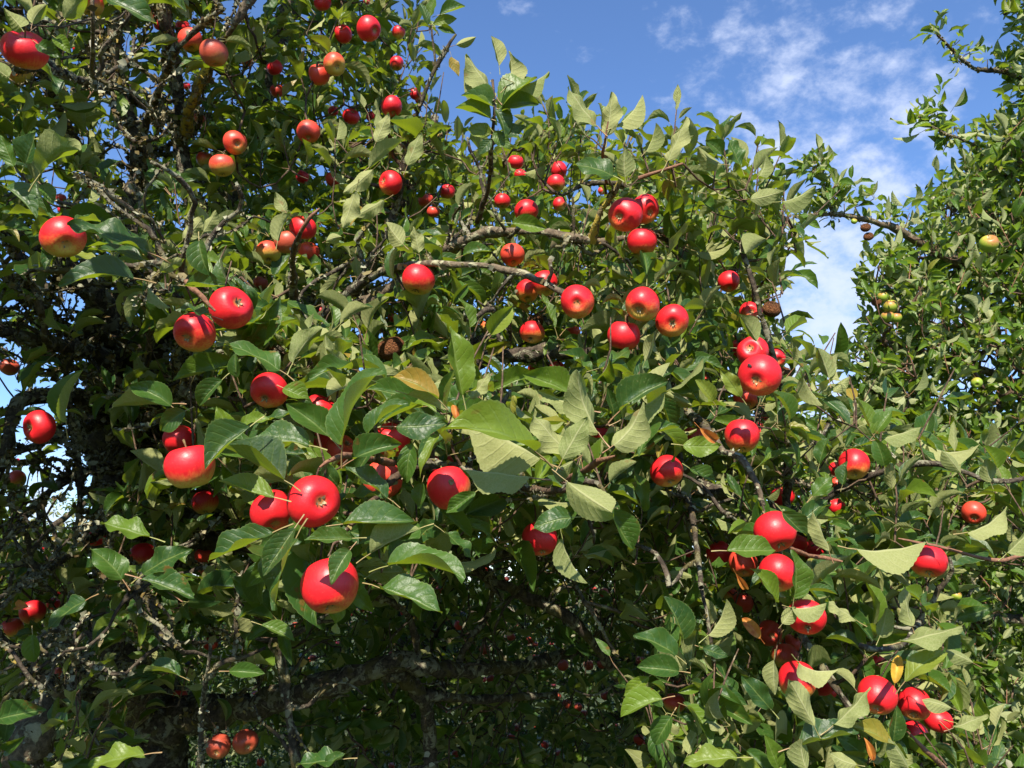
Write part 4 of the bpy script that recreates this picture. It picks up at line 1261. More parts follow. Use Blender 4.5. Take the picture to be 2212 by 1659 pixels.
 ('branch', [(1260, 1300, 1.7, 4.5), (1285, 1330, 1.7, 4.5), (1310, 1380, 1.7, 4), (1335, 1418, 1.7, 3.5)], 'barkl'),
 ('branch', [(1262, 1300, 1.7, 4.5), (1310, 1312, 1.68, 4), (1348, 1326, 1.66, 3.5)], 'barkl'),
 ('branch', [(1262, 1300, 1.7, 4.5), (1220, 1230, 1.8, 6), (1150, 1200, 1.95, 8), (1000, 1190, 2.15, 10)], 'bark'),
 ('limb', [(55, 1760, 1.6, 42), (62, 1640, 1.6, 40), (75, 1570, 1.62, 38), (105, 1530, 1.66, 34), (150, 1505, 1.75, 30), (220, 1500, 2.0, 34), (300, 1520, 2.4, 50)], 'barkl'),
 ('branch', [(85, 1462, 1.6, 17), (115, 1485, 1.62, 18), (150, 1512, 1.7, 18), (200, 1530, 1.9, 20)], 'barkl'),
 ('branch', [(100, 1452, 1.7, 10), (60, 1420, 1.65, 8), (20, 1390, 1.6, 7), (-40, 1340, 1.55, 6)], 'bark'),
 ('branch', [(180, 1370, 1.35, 4), (160, 1400, 1.35, 5), (158, 1420, 1.4, 5), (200, 1470, 1.8, 8)], 'barkl'),
 ('branch', [(455, 1380, 1.35, 4), (450, 1440, 1.35, 4.5), (440, 1500, 1.4, 5), (435, 1600, 1.45, 6), (430, 1720, 1.5, 7)], 'bark'),
 ('branch', [(600, 1380, 1.7, 7), (610, 1470, 1.7, 8), (625, 1550, 1.7, 9), (640, 1660, 1.7, 10), (650, 1800, 1.8, 12)], 'bark'),
 ('branch', [(300, 1130, 2.35, 14), (215, 1152, 2.0, 8), (130, 1215, 1.7, 6), (60, 1260, 1.5, 6), (0, 1290, 1.4, 5)], 'bark'),
 ('branch', [(300, 1250, 2.4, 18), (340, 1270, 1.9, 9), (300, 1280, 1.5, 7), (265, 1265, 1.2, 5)], 'bark'),
 ('limb', [(270, 1000, 2.35, 30), (330, 960, 2.6, 26), (420, 700, 3.0, 26), (500, 400, 3.1, 24), (600, 100, 3.1, 20), (700, -250, 3.2, 14)], 'bark'),
 ('limb', [(270, 980, 2.35, 30), (480, 800, 2.7, 24), (750, 560, 2.9, 22), (900, 380, 2.9, 16), (940, 250, 2.9, 10)], 'bark'),
 ('limb', [(280, 1050, 2.4, 30), (600, 900, 2.5, 26), (1000, 760, 2.6, 22), (1350, 620, 2.6, 16), (1550, 480, 2.5, 10)], 'bark'),
 ('limb', [(290, 1150, 2.4, 36), (700, 1080, 2.3, 26), (1100, 1050, 2.2, 22), (1450, 1050, 2.0, 17), (1700, 1120, 1.8, 13), (1900, 1300, 1.7, 10)], 'bark'),
 ('branch', [(1700, 1120, 1.8, 11), (1850, 1040, 1.7, 9), (2000, 1000, 1.6, 7), (2150, 1040, 1.5, 5), (2260, 1020, 1.5, 4)], 'bark'),
 ('branch', [(1700, 1120, 1.8, 11), (1700, 900, 1.75, 8), (1650, 700, 1.7, 6), (1600, 520, 1.7, 5)], 'bark'),
 ('branch', [(1650, 1130, 1.85, 12), (1700, 1300, 1.6, 9), (1800, 1480, 1.5, 8), (1950, 1660, 1.45, 8), (2050, 1850, 1.45, 7)], 'bark'),
]
RIGHT_LIMBS = [
 ('trunk', [(2600, 2600, 3.7, 85), (2560, 1900, 3.6, 75), (2500, 1400, 3.55, 66), (2450, 1050, 3.5, 55), (2420, 800, 3.5, 42)], 'bark'),
 ('limb', [(2420, 820, 3.5, 34), (2350, 740, 3.4, 26), (2230, 650, 3.25, 20), (2120, 590, 3.1, 15), (2058, 561, 3.0, 12), (1990, 525, 2.95, 9.5), (1920, 490, 2.9, 7.5), (1855, 470, 2.85, 5.5), (1795, 463, 2.8, 4), (1715, 468, 2.75, 3)], 'ochrebark'),
 ('branch', [(1800, 462, 2.8, 4), (1780, 410, 2.8, 3.5), (1776, 350, 2.8, 2.4)], 'bark'),
 ('limb', [(2420, 800, 3.5, 30), (2400, 500, 3.5, 22), (2350, 300, 3.4, 16), (2212, 172, 3.2, 6), (2105, 148, 3.1, 4), (2062, 112, 3.05, 3), (2025, 75, 3.0, 1.6)], 'bark'),
 ('branch', [(2350, 560, 3.4, 16), (2260, 450, 3.3, 8), (2168, 372, 3.15, 5), (2102, 312, 3.1, 4), (2035, 286, 3.05, 3), (1985, 252, 3.0, 1.6)], 'barkl'),
 ('branch', [(2230, 650, 3.25, 12), (2140, 500, 3.2, 7), (2050, 437, 3.1, 4), (1990, 430, 3.05, 2.6)], 'bark'),
 ('branch', [(2420, 860, 3.5, 20), (2260, 850, 3.3, 10), (2185, 850, 3.2, 9), (2160, 880, 3.15, 7), (2140, 905, 3.1, 4)], 'barkl'),
 ('branch', [(2260, 850, 3.3, 12), (2120, 800, 3.1, 8), (2000, 760, 3.0, 6), (1880, 730, 2.9, 3)], 'bark'),
 ('branch', [(2450, 1050, 3.5, 25), (2300, 1000, 3.3, 14), (2100, 930, 3.1, 9), (1950, 880, 3.0, 6), (1870, 840, 2.95, 4)], 'bark'),
 ('branch', [(2500, 1400, 3.55, 30), (2300, 1350, 3.2, 14), (2110, 1330, 3.0, 8), (2060, 1300, 2.95, 5)], 'bark'),
 ('branch', [(2105, 1260, 2.5, 3), (2085, 1300, 2.5, 3.5), (2060, 1345, 2.5, 4), (2050, 1480, 2.7, 5)], 'bark'),
 ('branch', [(2500, 1450, 3.55, 30), (2250, 1550, 3.2, 14), (2000, 1600, 3.0, 8)], 'bark'),
 ('limb', [(2420, 800, 3.5, 30), (2500, 300, 3.5, 22), (2400, -100, 3.4, 14), (2250, -50, 3.2, 8), (2170, 30, 3.1, 4)], 'bark'),
]
# clear sky seen through the near tree: x, y, half width, half height
HOLES = [(318, 190, 16, 40), (322, 255, 16, 22), (277, 350, 14, 34), (123, 393, 20, 32), (498, 30, 24, 28), (560, 14, 20, 16), (43, 27, 14, 14), (223, 643, 27, 32), (250, 655, 10, 20), (33, 663, 17, 12), (62, 655, 12, 12), (390, 783, 20, 18), (103, 853, 28, 28),
 (15, 873, 20, 20), (180, 840, 14, 8), (433, 816, 14, 10), (213, 953, 28, 26), (200, 990, 34, 16), (143, 1005, 16, 16), (300, 986, 10, 10), (127, 1083, 56, 26), (200, 1035, 30, 14), (150, 1125, 55, 16), (190, 1206, 10, 10), (83, 1198, 16, 8), (250, 1010, 14, 10),
 (944, 786, 14, 9), (1044, 797, 9, 14), (1080, 768, 11, 6), (1097, 822, 7, 11), (770, 716, 6, 6), (767, 800, 7, 12), (1250, 440, 15, 12), (820, 605, 8, 6), (1015, 690, 6, 6), (60, 980, 18, 14), (1735, 880, 14, 14), (1760, 910, 16, 14), (1715, 1010, 8, 8), (1575, 640, 12, 8), (430, 860, 10, 8), (160, 760, 8, 6), (25, 950, 20, 12)]
F_POLY = [(-420, -1000), (620, -1000), (830, -300), (880, -40), (905, 60), (885, 130), (880, 200), (900, 262), (960, 285), (1000, 330), (1060, 345), (1130, 290), (1190, 268), (1245, 285), (1290, 335), (1380, 322), (1430, 335), (1500, 360), (1545, 375), (1620, 392), (1655, 440), (1710, 470), (1730, 520), (1690, 550), (1690, 640), (1680, 690), (1695, 750), (1740, 800), (1830, 850),
 (1900, 900), (1960, 930), (2060, 965), (2150, 960), (2212, 960), (2420, 960), (2420, 1230), (2100, 1240), (2040, 1290), (2050, 1400), (2090, 1480), (2130, 1640), (2200, 1900), (1380, 1900), (1390, 1600), (1370, 1480), (1430, 1330), (1380, 1250), (1300, 1230), (1180, 1215), (1030, 1200), (960, 1240), (900, 1290), (800, 1300), (650, 1340), (590, 1420), (480, 1500), (330, 1700), (330, 1900), (-420, 1900)]
R_POLY = [(2205, -500), (2190, 20), (2222, 100), (2208, 230), (2150, 330), (2080, 400), (2035, 450), (2045, 500), (1975, 530), (1900, 555), (1874, 605), (1874, 650), (1886, 690), (1858, 735), (1840, 785), (1860, 840), (1860, 880), (1800, 900), (1780, 1000), (1950, 1150), (2000, 1250), (1980, 1500), (2000, 1900), (2800, 1900), (2800, -500)]

FAR_LABELS = {
 (992, 1351): 'distant red and yellow apple catching sun above the arched dark limb',
 (1047, 1403): 'distant red apple on yellow leaves right of the arched dark limb',
 (1157, 1424): 'distant reddish apple alone at mid height in the dark gap',
 (1216, 1437): 'distant orange apple with a dark stalk pit beside a small pale leaf',
 (1272, 1438): 'left one of two distant crimson apples side by side in the dark gap',
 (1300, 1434): 'right one of two distant crimson apples side by side in the dark gap',
 (1224, 1521): 'red one of the distant apple pair low in the dark gap',
 (1249, 1528): 'orange one of the distant apple pair low in the dark gap',
 (1204, 1504): 'small distant orange pink apple just above a pair low in the gap',
 (1307, 1503): 'dull brown distant apple right of the low pair in the gap',
 (985, 1628): 'distant pale red apple lit in the black bottom of the picture',
 (1104, 1376): 'dim distant apple left of two above the lone reddish one',
 (1145, 1383): 'dim distant apple right of two above the lone reddish one',
 (1304, 1280): 'bright distant apple near the thin lit twigs right of centre',
 (952, 1273): 'dark red distant apple below the pointed lit leaves at centre',
 (967, 1176): 'dim red orange apple behind the narrow drooping leaf at centre',
 (1355, 1532): 'dim distant apple just left of the bright lower right leaf',
 (1380, 1598): 'distant red apple with a pink spark near the lower right leaves',
 (1384, 1428): 'dull distant apple behind the lower right leaf whorl',
 (1465, 1472): 'red apple edge inside the lower right leaf whorl',
 (848, 1415): 'dark red distant apple behind the top of the arched dark limb',
 (867, 1324): 'bright tiny red apple above the arched dark limb among lit leaves',
 (784, 1314): 'tiny bright red apple under the largest lowest apple, right of it',
 (869, 1385): 'tiny orange red apple between two leaves above the arched limb',
}


# ------------------------------------------------------------------ apples: shapes
MATKEY = {'bark': M_BARK, 'barkl': M_BARKL, 'ochre': M_OCHRE, 'ochrebark': M_BARKL, 'twig': M_TWIG, 'twigred': M_TWIGRED}


def apple_mesh(seed, nth, nph):
    r = np.random.default_rng(seed)
    th = np.linspace(0.0, math.pi, nth)
    ph = np.arange(nph) / nph * 2 * math.pi
    sq = r.uniform(0.82, 0.95)
    taper = r.uniform(-0.02, 0.09)
    T, Ph = np.meshgrid(th, ph, indexing='ij')
    rib = 1 + 0.022 * np.cos(5 * Ph + r.uniform(0, 6)) * np.exp(-((T - 0.55) / 0.5) ** 2) + 0.016 * np.cos(2 * Ph + r.uniform(0, 6)) + 0.012 * np.cos(3 * Ph + r.uniform(0, 6))
    rho = np.sin(T) ** 0.93 * rib * (1 + taper * np.cos(math.pi - T))
    rho = rho / rho.max()
    z = -sq * np.cos(T) * (1 + 0.03 * np.cos(Ph + r.uniform(0, 6)))
    z = z + 0.25 * np.exp(-(T / 0.33) ** 2) - 0.34 * np.exp(-((math.pi - T) / 0.36) ** 2)
    V = np.stack([rho * np.cos(Ph), rho * np.sin(Ph), z], -1)
    rings = V[1:-1].reshape(-1, 3)
    V = np.vstack([rings, V[0].mean(0)[None], V[-1].mean(0)[None]])
    m = nth - 2
    i = np.arange(m - 1)[:, None] * nph + np.arange(nph)[None]
    j = np.arange(m - 1)[:, None] * nph + (np.arange(nph)[None] + 1) % nph
    q = np.stack([i, j, j + nph, i + nph], -1).reshape(-1, 4)
    k = np.arange(nph)
    t1 = np.stack([np.full(nph, m * nph), (k + 1) % nph, k], -1)
    e = (m - 1) * nph
    t2 = np.stack([np.full(nph, m * nph + 1), e + k, e + (k + 1) % nph], -1)
    return V, q, np.vstack([t1, t2])


def calyx_mesh(seed):
    r = np.random.default_rng(seed)
    V, F = [], []
    n = 0
    for k in range(5):
        a = k / 5 * 2 * math.pi + r.normal(0, 0.15)
        ln = r.uniform(0.19, 0.28)
        d = np.array([math.cos(a), math.sin(a), 0])
        s = np.array([-math.sin(a), math.cos(a), 0])
        z0, z1, z2 = -0.585, -0.70 - r.uniform(0, .04), -0.76 - r.uniform(0, 0.08)
        p = [d * 0.04 + s * 0.06, d * 0.04 - s * 0.06, d * ln * .6 + s * 0.055, d * ln * .6 - s * 0.055, d * ln * r.uniform(.7, 1.3)]
        zs = [z0, z0, z1, z1, z2]
        for q, zz_ in zip(p, zs):
            V.append([q[0], q[1], zz_])
        F += [[n, n + 1, n + 3], [n, n + 3, n + 2], [n + 2, n + 3, n + 4]]
        n += 5
    for k in range(9):          # dry stamens
        a = r.uniform(0, 6.28)
        d = np.array([math.cos(a), math.sin(a), 0]) * r.uniform(0.01, 0.05)
        s = np.array([-math.sin(a), math.cos(a), 0]) * 0.008
        V += [list(d + s + [0, 0, -0.59]), list(d - s + [0, 0, -0.59]), list(d * 1.8 + [0, 0, -0.70])]
        F.append([n, n + 1, n + 2])
        n += 3
    return mesh_np('calyx', np.array(V), [np.array(F)], smooth=False)


def stalk_mesh(seed):
    r = np.random.default_rng(seed)
    tb = Tubes()
    b = r.uniform(-0.12, 0.12, 2)
    tb.add(np.array([[0, 0, 0.42], [b[0] * .3, b[1] * .3, 0.62], [b[0], b[1], 0.85], [b[0] * 2, b[1] * 2, 1.12]]), np.array([0.045, 0.033, 0.033, 0.05]), 6, rings=False)
    return tb.mesh('stalk')


APPLE_HI = [apple_mesh(40 + k, 26, 36) for k in range(5)]
APPLE_LO = [apple_mesh(40 + k, 12, 16) for k in range(5)]
AMESH = {}


def get_apple(mat, k, lo):
    key = (mat.name, k, lo)
    if key not in AMESH:
        V, q, t = (APPLE_LO if lo else APPLE_HI)[k]
        me = mesh_np('apple_body', V, [q, t])
        me.materials.append(mat)
        AMESH[key] = me
    return AMESH[key]


CALYX = [calyx_mesh(60 + k) for k in range(4)]
STALK = [stalk_mesh(70 + k) for k in range(4)]
for m_ in CALYX:
    m_.materials.append(M_CALYX)
for m_ in STALK:
    m_.materials.append(M_STALK)

RED = {'r': 0.54, 'R': 0.68, 'h': 0.48, 'o': 0.66, 'y': 0.32, 'd': 0.55, 'g': 0.10}


def adepth(r):
    d = 57.0 / r
    return d if d < 2.0 else 2.0 + (d - 2.0) * 0.38


def put_apple(px, py, r, cal, kind, d, label, cat, group, name='apple', small=False, mat=None):
    c = P(px, py, d)
    R = r * d / FX
    v = unit(CAM - c)
    rt = unit(np.cross(UPV, v))
    up = np.cross(v, rt)
    if cal is None:
        D = unit(-up * 0.8 + v * random.uniform(-0.45, 0.0) + rt * random.uniform(-0.45, 0.45))
    else:
        q = cal[0] ** 2 + cal[1] ** 2
        D = unit(rt * cal[0] - up * cal[1] + v * math.sqrt(max(0.0, 1 - q)))
    z = -D
    x = unit(np.cross(z, rng.normal(0, 1, 3)))
    y = np.cross(z, x)
    if mat is None:
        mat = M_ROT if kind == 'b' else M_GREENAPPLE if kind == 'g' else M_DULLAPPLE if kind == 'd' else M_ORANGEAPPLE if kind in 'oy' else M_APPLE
    o = bpy.data.objects.new(name, get_apple(mat, random.randrange(5), small))
    C.objects.link(o)
    sh = R * (0.86 if kind == 'b' else random.uniform(0.93, 1.06))
    x = x * random.uniform(0.96, 1.03)
    y = y * random.uniform(0.96, 1.03)
    o.matrix_world = Matrix(((x[0] * R, y[0] * R, z[0] * sh, c[0]), (x[1] * R, y[1] * R, z[1] * sh, c[1]), (x[2] * R, y[2] * R, z[2] * sh, c[2]), (0, 0, 0, 1)))
    lev = RED.get(kind, 0.5) + random.uniform(-0.04, 0.04)
    ba = unit(SUN + np.array([0, 0, 0.25]) + rng.normal(0, 0.28, 3))
    la = np.array([ba @ unit(x), ba @ unit(y), ba @ z]) * 0.5 + 0.5
    o.color = (la[0], la[1], la[2], lev)
    tag(o, label, cat, group)
    if not small:
        for nm, me in (('calyx', random.choice(CALYX)), ('stalk', random.choice(STALK))):
            p = bpy.data.objects.new(nm, me)
            C.objects.link(p)
            p.parent = o
    return o, c, R, c + z * R * 1.1


# ------------------------------------------------------------------ the near tree
root = empty('apple_tree', tuple(P(330, 2500, 2.55) * np.array([1, 1, 0])))
tag(root, 'old lichen-covered apple tree laden with red apples, nearest and filling the left', 'tree', 'apple trees in the orchard')


def build_limbs(limbs, root, lump=0.06):
    seeds, srad, allrings, rings_by = [], [], [], []
    first = True
    for nm, pts, key in limbs:
        w_ = np.array([P(a, b, d) for a, b, d, r in pts])
        if nm == 'trunk':
            w_[0][2] = min(w_[0][2], -0.05)
        rr = np.array([r * d / FX for a, b, d, r in pts])
        p, r_ = smooth_path(w_, rr, 0.022 if rr.max() < 0.03 else 0.03)
        if len(p) > 4:
            p[1:-1] += rng.normal(0, 1, (len(p) - 2, 3)) * (r_[1:-1, None] * 0.16)
        r_ = r_ * (1 + 0.12 * np.sin(np.arange(len(r_)) * 0.9 + random.random() * 6) + rng.normal(0, 0.06, len(r_)))
        tb = Tubes()
        tb.add(p, r_, 12 if rr.max() > 0.015 else 8, lump if key != 'twigred' else 0.03)
        link(nm, tb.mesh(nm), MATKEY[key], root, (0, 0, 0))
        seeds.append(p)
        srad.append(r_)
        allrings += [(a, b, c, key) for a, b, c in tb.rings]
    return np.vstack(seeds), np.concatenate(srad), allrings


seeds, srad, rings = build_limbs(LIMBS, root)

# apples of the near tree
protect = []           # (px, py, rad, depth, strength)
apple_pts, apple_info = [], []
for (px, py, r, cal, kind, keep, label) in APPLES:
    d = adepth(r)
    if py > 1340 and r < 12 and px < 700:
        d = 3.2
    o, c, R, tip = put_apple(px, py, r, cal, kind, d, label, 'apple', 'red apples on the near tree', 'rotten_apple' if kind == 'b' else 'apple', small=r < 11)
    protect.append((px, py, r * (0.42 + 0.63 * keep), d + R))
    apple_pts.append(tip)
    apple_info.append((c, R, keep))

fruit_zone = np.array([p for p in protect if p[2] > 14])
lv = Leaves()
# hand-placed leaves
hero_n = 0
for (bx, by, tx, ty, wpx, side, d, dd) in HERO:
    a = P(bx, by, d)
    b = P(tx, ty, d + dd)
    dv = unit(b - a)
    ln = np.linalg.norm(b - a)
    lpx = math.hypot(tx - bx, ty - by)
    cosA = min(1.0, max(0.42, wpx / (0.56 * lpx)))
    al = math.acos(cosA)
    view = unit(CAM - (a + b) / 2)
    m0 = unit(view - dv * (view @ dv))
    sd = np.cross(dv, m0)
    s1 = m0 * cosA + sd * math.sin(al)
    s2 = m0 * cosA - sd * math.sin(al)
    if al < 0.25:
        s1 = m0 * math.cos(0.3) + sd * math.sin(0.3)
        s2 = m0 * math.cos(0.3) - sd * math.sin(0.3)
    wpx = wpx * (1.12 if by < 400 and bx > 1000 else 0.9)
    m = s1 if (s1 @ SUN > s2 @ SUN) == (side != 'V') else s2
    k = random.randrange(NVAR)
    Vt = LOD['hi'][k][0]
    for _try in range(30):
        base_v, tip_v = Vt[3], Vt[29 * 7 + 3]
        cz = tip_v[2] - base_v[2]
        cx = tip_v[0] - base_v[0]
        if abs(tip_v[1]) < 0.16 and abs(math.atan2(cz, cx)) < (0.5 if side == 'T' else 0.6):
            break
        k = random.randrange(NVAR)
        Vt = LOD['hi'][k][0]
    beta = math.atan2(cz, cx)
    mm = m if side == 'T' else -m
    e = dv * math.cos(beta) - mm * math.sin(beta)
    n = dv * math.sin(beta) + mm * math.cos(beta)
    L = ln / math.hypot(cx, cz)
    wf = np.clip(wpx / (0.44 * lpx * cosA), 0.75, 1.5)
    lv.add(a - 0.3 * L * e, e, n, L, wf, k, random.random() * 0.93, 1)
    for t in (0.15, 0.4, 0.65, 0.9):
        protect.append((bx + (tx - bx) * t, by + (ty - by) * t, wpx * 0.42, d - 0.03))
hero_count = len(lv.o)

# bare branches that the photograph shows uncovered
for pts in ([(985, 571), (1040, 573), (1085, 582), (1135, 594), (1180, 613), (1212, 630)], [(1290, 475), (1308, 440), (1325, 420)],
            [(1562, 975), (1598, 986), (1622, 1022), (1640, 1062)], [(1985, 1172), (2050, 1186), (2100, 1200)], [(249, 120), (250, 60), (247, 160)], [(428, 190), (448, 145)], [(300, 320), (282, 420)],
            [(918, 200), (935, 160), (962, 110)], [(1305, 394), (1255, 402)], [(1035, 1030), (1062, 1043)], [(66, 1640), (75, 1570), (105, 1530)], [(100, 1475), (140, 1505)],
            [(405, 852), (440, 868)], [(0, 715), (70, 735), (160, 752), (230, 740), (240, 700)], [(200, 40), (201, 90)]):
    for a, b in zip(pts[:-1], pts[1:]):
        for t in (0.0, 0.33, 0.66):
            protect.append((a[0] + (b[0] - a[0]) * t, a[1] + (b[1] - a[1]) * t, 13, 1.6 if a[0] > 500 else 2.25))
for (px, py, r) in FAR_APPLES:
    if r >= 8:
        protect.append((px, py, r * 1.1, 4.0))
protect = np.array(protect)

# front depth of the crown over the picture
ctrl = [(p[0], p[1], adepth(p[2])) for p in APPLES if p[2] >= 26 and p[5] >= 0.7]
ctrl += [(0, 0, 1.25), (200, 200, 1.9), (400, 100, 2.0), (330, 400, 1.9), (100, 700, 1.6), (250, 800, 1.9), (600, 60, 2.0), (800, 200, 2.0), (1100, 300, 1.9), (1300, 330, 1.6), (1500, 330, 1.65), (1650, 450, 1.7),
         (1600, 600, 1.6), (1210, 1000, 1.08), (1300, 880, 1.12), (1000, 900, 1.12), (720, 900, 1.08), (560, 1000, 1.0), (1900, 1000, 1.45), (2150, 1000, 1.6), (2000, 1400, 1.35), (1500, 1600, 1.2), (1900, 1640, 1.15),
         (300, 1250, 1.2), (100, 1500, 1.3), (450, 1450, 1.35), (0, 1150, 1.7), (-300, 500, 1.2), (-300, 1500, 1.2), (200, -400, 1.9), (700, -400, 2.1), (2300, 1100, 1.5), (2100, 1600, 1.3)]
ctrl = np.array(ctrl)


def front_depth(x, y):
    d2 = (x[:, None] - ctrl[None, :, 0]) ** 2 + (y[:, None] - ctrl[None, :, 1]) ** 2 + 900.0
    wg = d2 ** -1.5
    return (wg * ctrl[None, :, 2]).sum(1) / wg.sum(1)


LICHEN_POLY = [(-60, 90), (420, 60), (500, 250), (440, 500), (330, 560), (300, 620), (430, 760), (560, 850), (470, 900), (330, 920), (300, 1000), (180, 1100), (-60, 1100), (-60, 560), (120, 420)]
holes = np.array(HOLES, float)


def in_hole(x, y, grow_=1.0, pad=0.0):
    r = ((x[:, None] - holes[None, :, 0]) / (holes[None, :, 2] * grow_ + pad)) ** 2 + ((y[:, None] - holes[None, :, 1]) / (holes[None, :, 3] * grow_ + pad)) ** 2
    return (r < 1).any(1)


def sample(n, box, poly=None, dens=None):
    xs_, ys_ = [], []
    got = 0
    while got < n:
        x = rng.uniform(box[0], box[2], 4 * n)
        y = rng.uniform(box[1], box[3], 4 * n)
        m = np.ones(len(x), bool) if poly is None else inside(poly, x, y)
        if dens is not None:
            m &= rng.random(len(x)) < dens(x, y)
        xs_.append(x[m])
        ys_.append(y[m])
        got += m.sum()
    return np.concatenate(xs_)[:n], np.concatenate(ys_)[:n]


def front_dens(x, y):
    d = np.ones(len(x))
    d[inside(LICHEN_POLY, x, y)] = 0.42
    d[(x < 580) & (y > 1330)] *= 0.38
    d[in_hole(x, y, 1.0, 18.0)] = 0.0
    out_ = (y < -40) | (x < -60) | (x > 2270) | (y > 1700)
    d[out_] *= 0.40
    return d


cl_pos, cl_kind = [], []


def add_layer(n, lo, hi, poly=F_POLY, box=(-420, -1000, 2420, 1900), dens=front_dens, skipleft=False):
    x, y = sample(n, box, poly, dens)
    d = front_depth(x, y) + rng.uniform(lo, hi, len(x))
    if skipleft:
        m = ~((x < 430) & (x > -60) & (y > 60) & (y < 1150))
        x, y, d = x[m], y[m], d[m]
    p = P_many(x, y, d)
    cl_pos.append(p)


def P_many(x, y, d):
    return CAM + d[:, None] * (FWD + ((x - 1106) / FX)[:, None] * RGT - ((y - 829.5) / FX)[:, None] * UPV)


add_layer(820, 0.02, 0.32)
add_layer(1150, 0.30, 0.85)
add_layer(1150, 0.8, 1.7)
add_layer(800, 1.6, 2.7)
# deep inner crown, mostly hidden, added to keep the sun off the hollow
x, y = sample(1300, (250, 260, 1650, 1130), F_POLY, lambda x, y: np.where(in_hole(x, y, 1.0, 25.0), 0.0, 1.0))
cl_pos.append(P_many(x, y, front_depth(x, y) + rng.uniform(1.2, 3.0, len(x))))
# shaded inner twigs and leaves behind the arched limb
x, y = sample(620, (540, 1190, 1480, 1800))
cl_pos.append(P_many(x, y, rng.uniform(2.5, 4.1, len(x))))
# unseen crown left of frame and overhead, added to shade the part in view
x, y = sample(330, (-1500, -500, -90, 1250))
cl_pos.append(P_many(x, y, rng.uniform(0.75, 1.9, len(x))))
x, y = sample(110, (-500, -1500, 700, -250))
cl_pos.append(P_many(x, y, rng.uniform(1.3, 3.0, len(x))))
# silhouettes of the crown against the sky: upright shoots
sil = [(1150, 300, 1.9), (1185, 275, 1.95), (1215, 262, 2.0), (1250, 285, 1.9), (1400, 292, 1.6), (1440, 285, 1.6), (1480, 300, 1.65), (1540, 335, 1.6), (1575, 330, 1.6), (1610, 335, 1.65), (1640, 360, 1.7), (1690, 430, 1.7), (1720, 470, 1.75),
       (1000, 300, 2.0), (960, 285, 2.0), (1030, 330, 1.9), (900, 250, 2.0), (890, 150, 2.1), (880, 60, 2.1), (900, 20, 2.1), (1690, 560, 1.7), (1700, 640, 1.65), (1690, 700, 1.6), (1720, 770, 1.5), (1760, 800, 1.45), (1850, 850, 1.45), (1900, 890, 1.45), (1200, 300, 1.8), (1100, 330, 1.8), (1350, 330, 1.6), (1460, 330, 1.6)]
cl_pos.append(np.array([P(s[0], s[1] + (48 if s[0] < 1290 else 74), s[2]) for s in sil]))
cl_pos = np.vstack(cl_pos)
n_cl = len(cl_pos)
centre = P(760, 900, 3.0)
outw = unit(cl_pos - centre)
cpx, cpy, cpd = PX(cl_pos)
for i in range(n_cl):
    a = outw[i] * 0.75 + np.array([0.05, -0.25, 0.62]) + rng.normal(0, 0.42, 3)
    pshoot = 0.62 if cpx[i] > 1000 else 0.42
    if i >= n_cl - len(sil):
        cluster_leaves(lv, cl_pos[i], np.array([rng.normal(0, .3), -0.15 + rng.normal(0, .2), 1.0]), random.randint(7, 10), random.uniform(.056, .080), 'shoot', 0.02, 0.02, hero=2)
    elif random.random() < pshoot:
        up_ = np.array([rng.normal(0.05, .38), rng.normal(-0.05, .38), 0.85])
        cluster_leaves(lv, cl_pos[i], up_, random.randint(7, 10), random.uniform(.066, .102), 'shoot', 0.06, 0.06 if random.random() < .7 else .4, flip=0.12)
    else:
        cluster_leaves(lv, cl_pos[i], a, random.randint(7, 11), random.uniform(.068, .106), 'spur', 0.28, 0.36, flip=0.16 if cpx[i] < 1000 else 0.28)
# leaves round each apple's stalk
for (c, R, keep), tip in zip(apple_info, apple_pts):
    if keep >= 0.5:
        cluster_leaves(lv, tip + np.array([0, 0.02, 0.01]), np.array([rng.normal(0, .5), -0.2, 0.8]), random.randint(3, 5), random.uniform(.06, .09), 'spur', 0.3, 0.3)
lv.cat()

# thin out where the photograph shows something else
ok = np.ones(len(lv.o), bool)
smp = [lv.at(t, v) for t, v in ((0.0, 0), (0.25, 0.9), (0.25, -0.9), (0.55, 1), (0.55, -1), (0.55, 0), (0.8, 0.7), (0.8, -0.7), (1.0, 0))]
rs = rng.random(len(lv.o))
ptpx = [PX(q) for q in smp]
for (x, y, d) in ptpx:
    bad = np.zeros(len(x), bool)
    for i in range(0, len(protect), 60):
        pr = protect[i:i + 60]
        bad |= (((x[:, None] - pr[None, :, 0]) ** 2 + (y[:, None] - pr[None, :, 1]) ** 2 < (pr[None, :, 2] + 2) ** 2) & (d[:, None] < pr[None, :, 3])).any(1)
    ok &= ~bad
    ok &= ~(in_hole(x, y, 0.92) & (d > 0.3))
    ok &= d > 0.62
x, y, d = ptpx[5]
infr = (x > -40) & (x < 2250) & (y > -40) & (y < 1700)
ok &= ~(infr & (d < front_depth(x, y) - 0.10))
x, y, d = ptpx[8]
silpoly = F_POLY
ins = inside(F_POLY, x, y)
infr = (x > -40) & (x < 2250) & (y > -40) & (y < 1700)
xm, ym, dm = ptpx[5]
insm = inside(F_POLY, xm, ym)
shoot_sil = (lv.hero == 2) | ((ym > 1180) & (dm > 2.3) & (xm > 500) & (xm < 1520))
ok &= shoot_sil | ~(infr & ~insm & ~(ins | (rs < 0.25)))
ok &= shoot_sil | ~(infr & ~ins & (rs > 0.45))
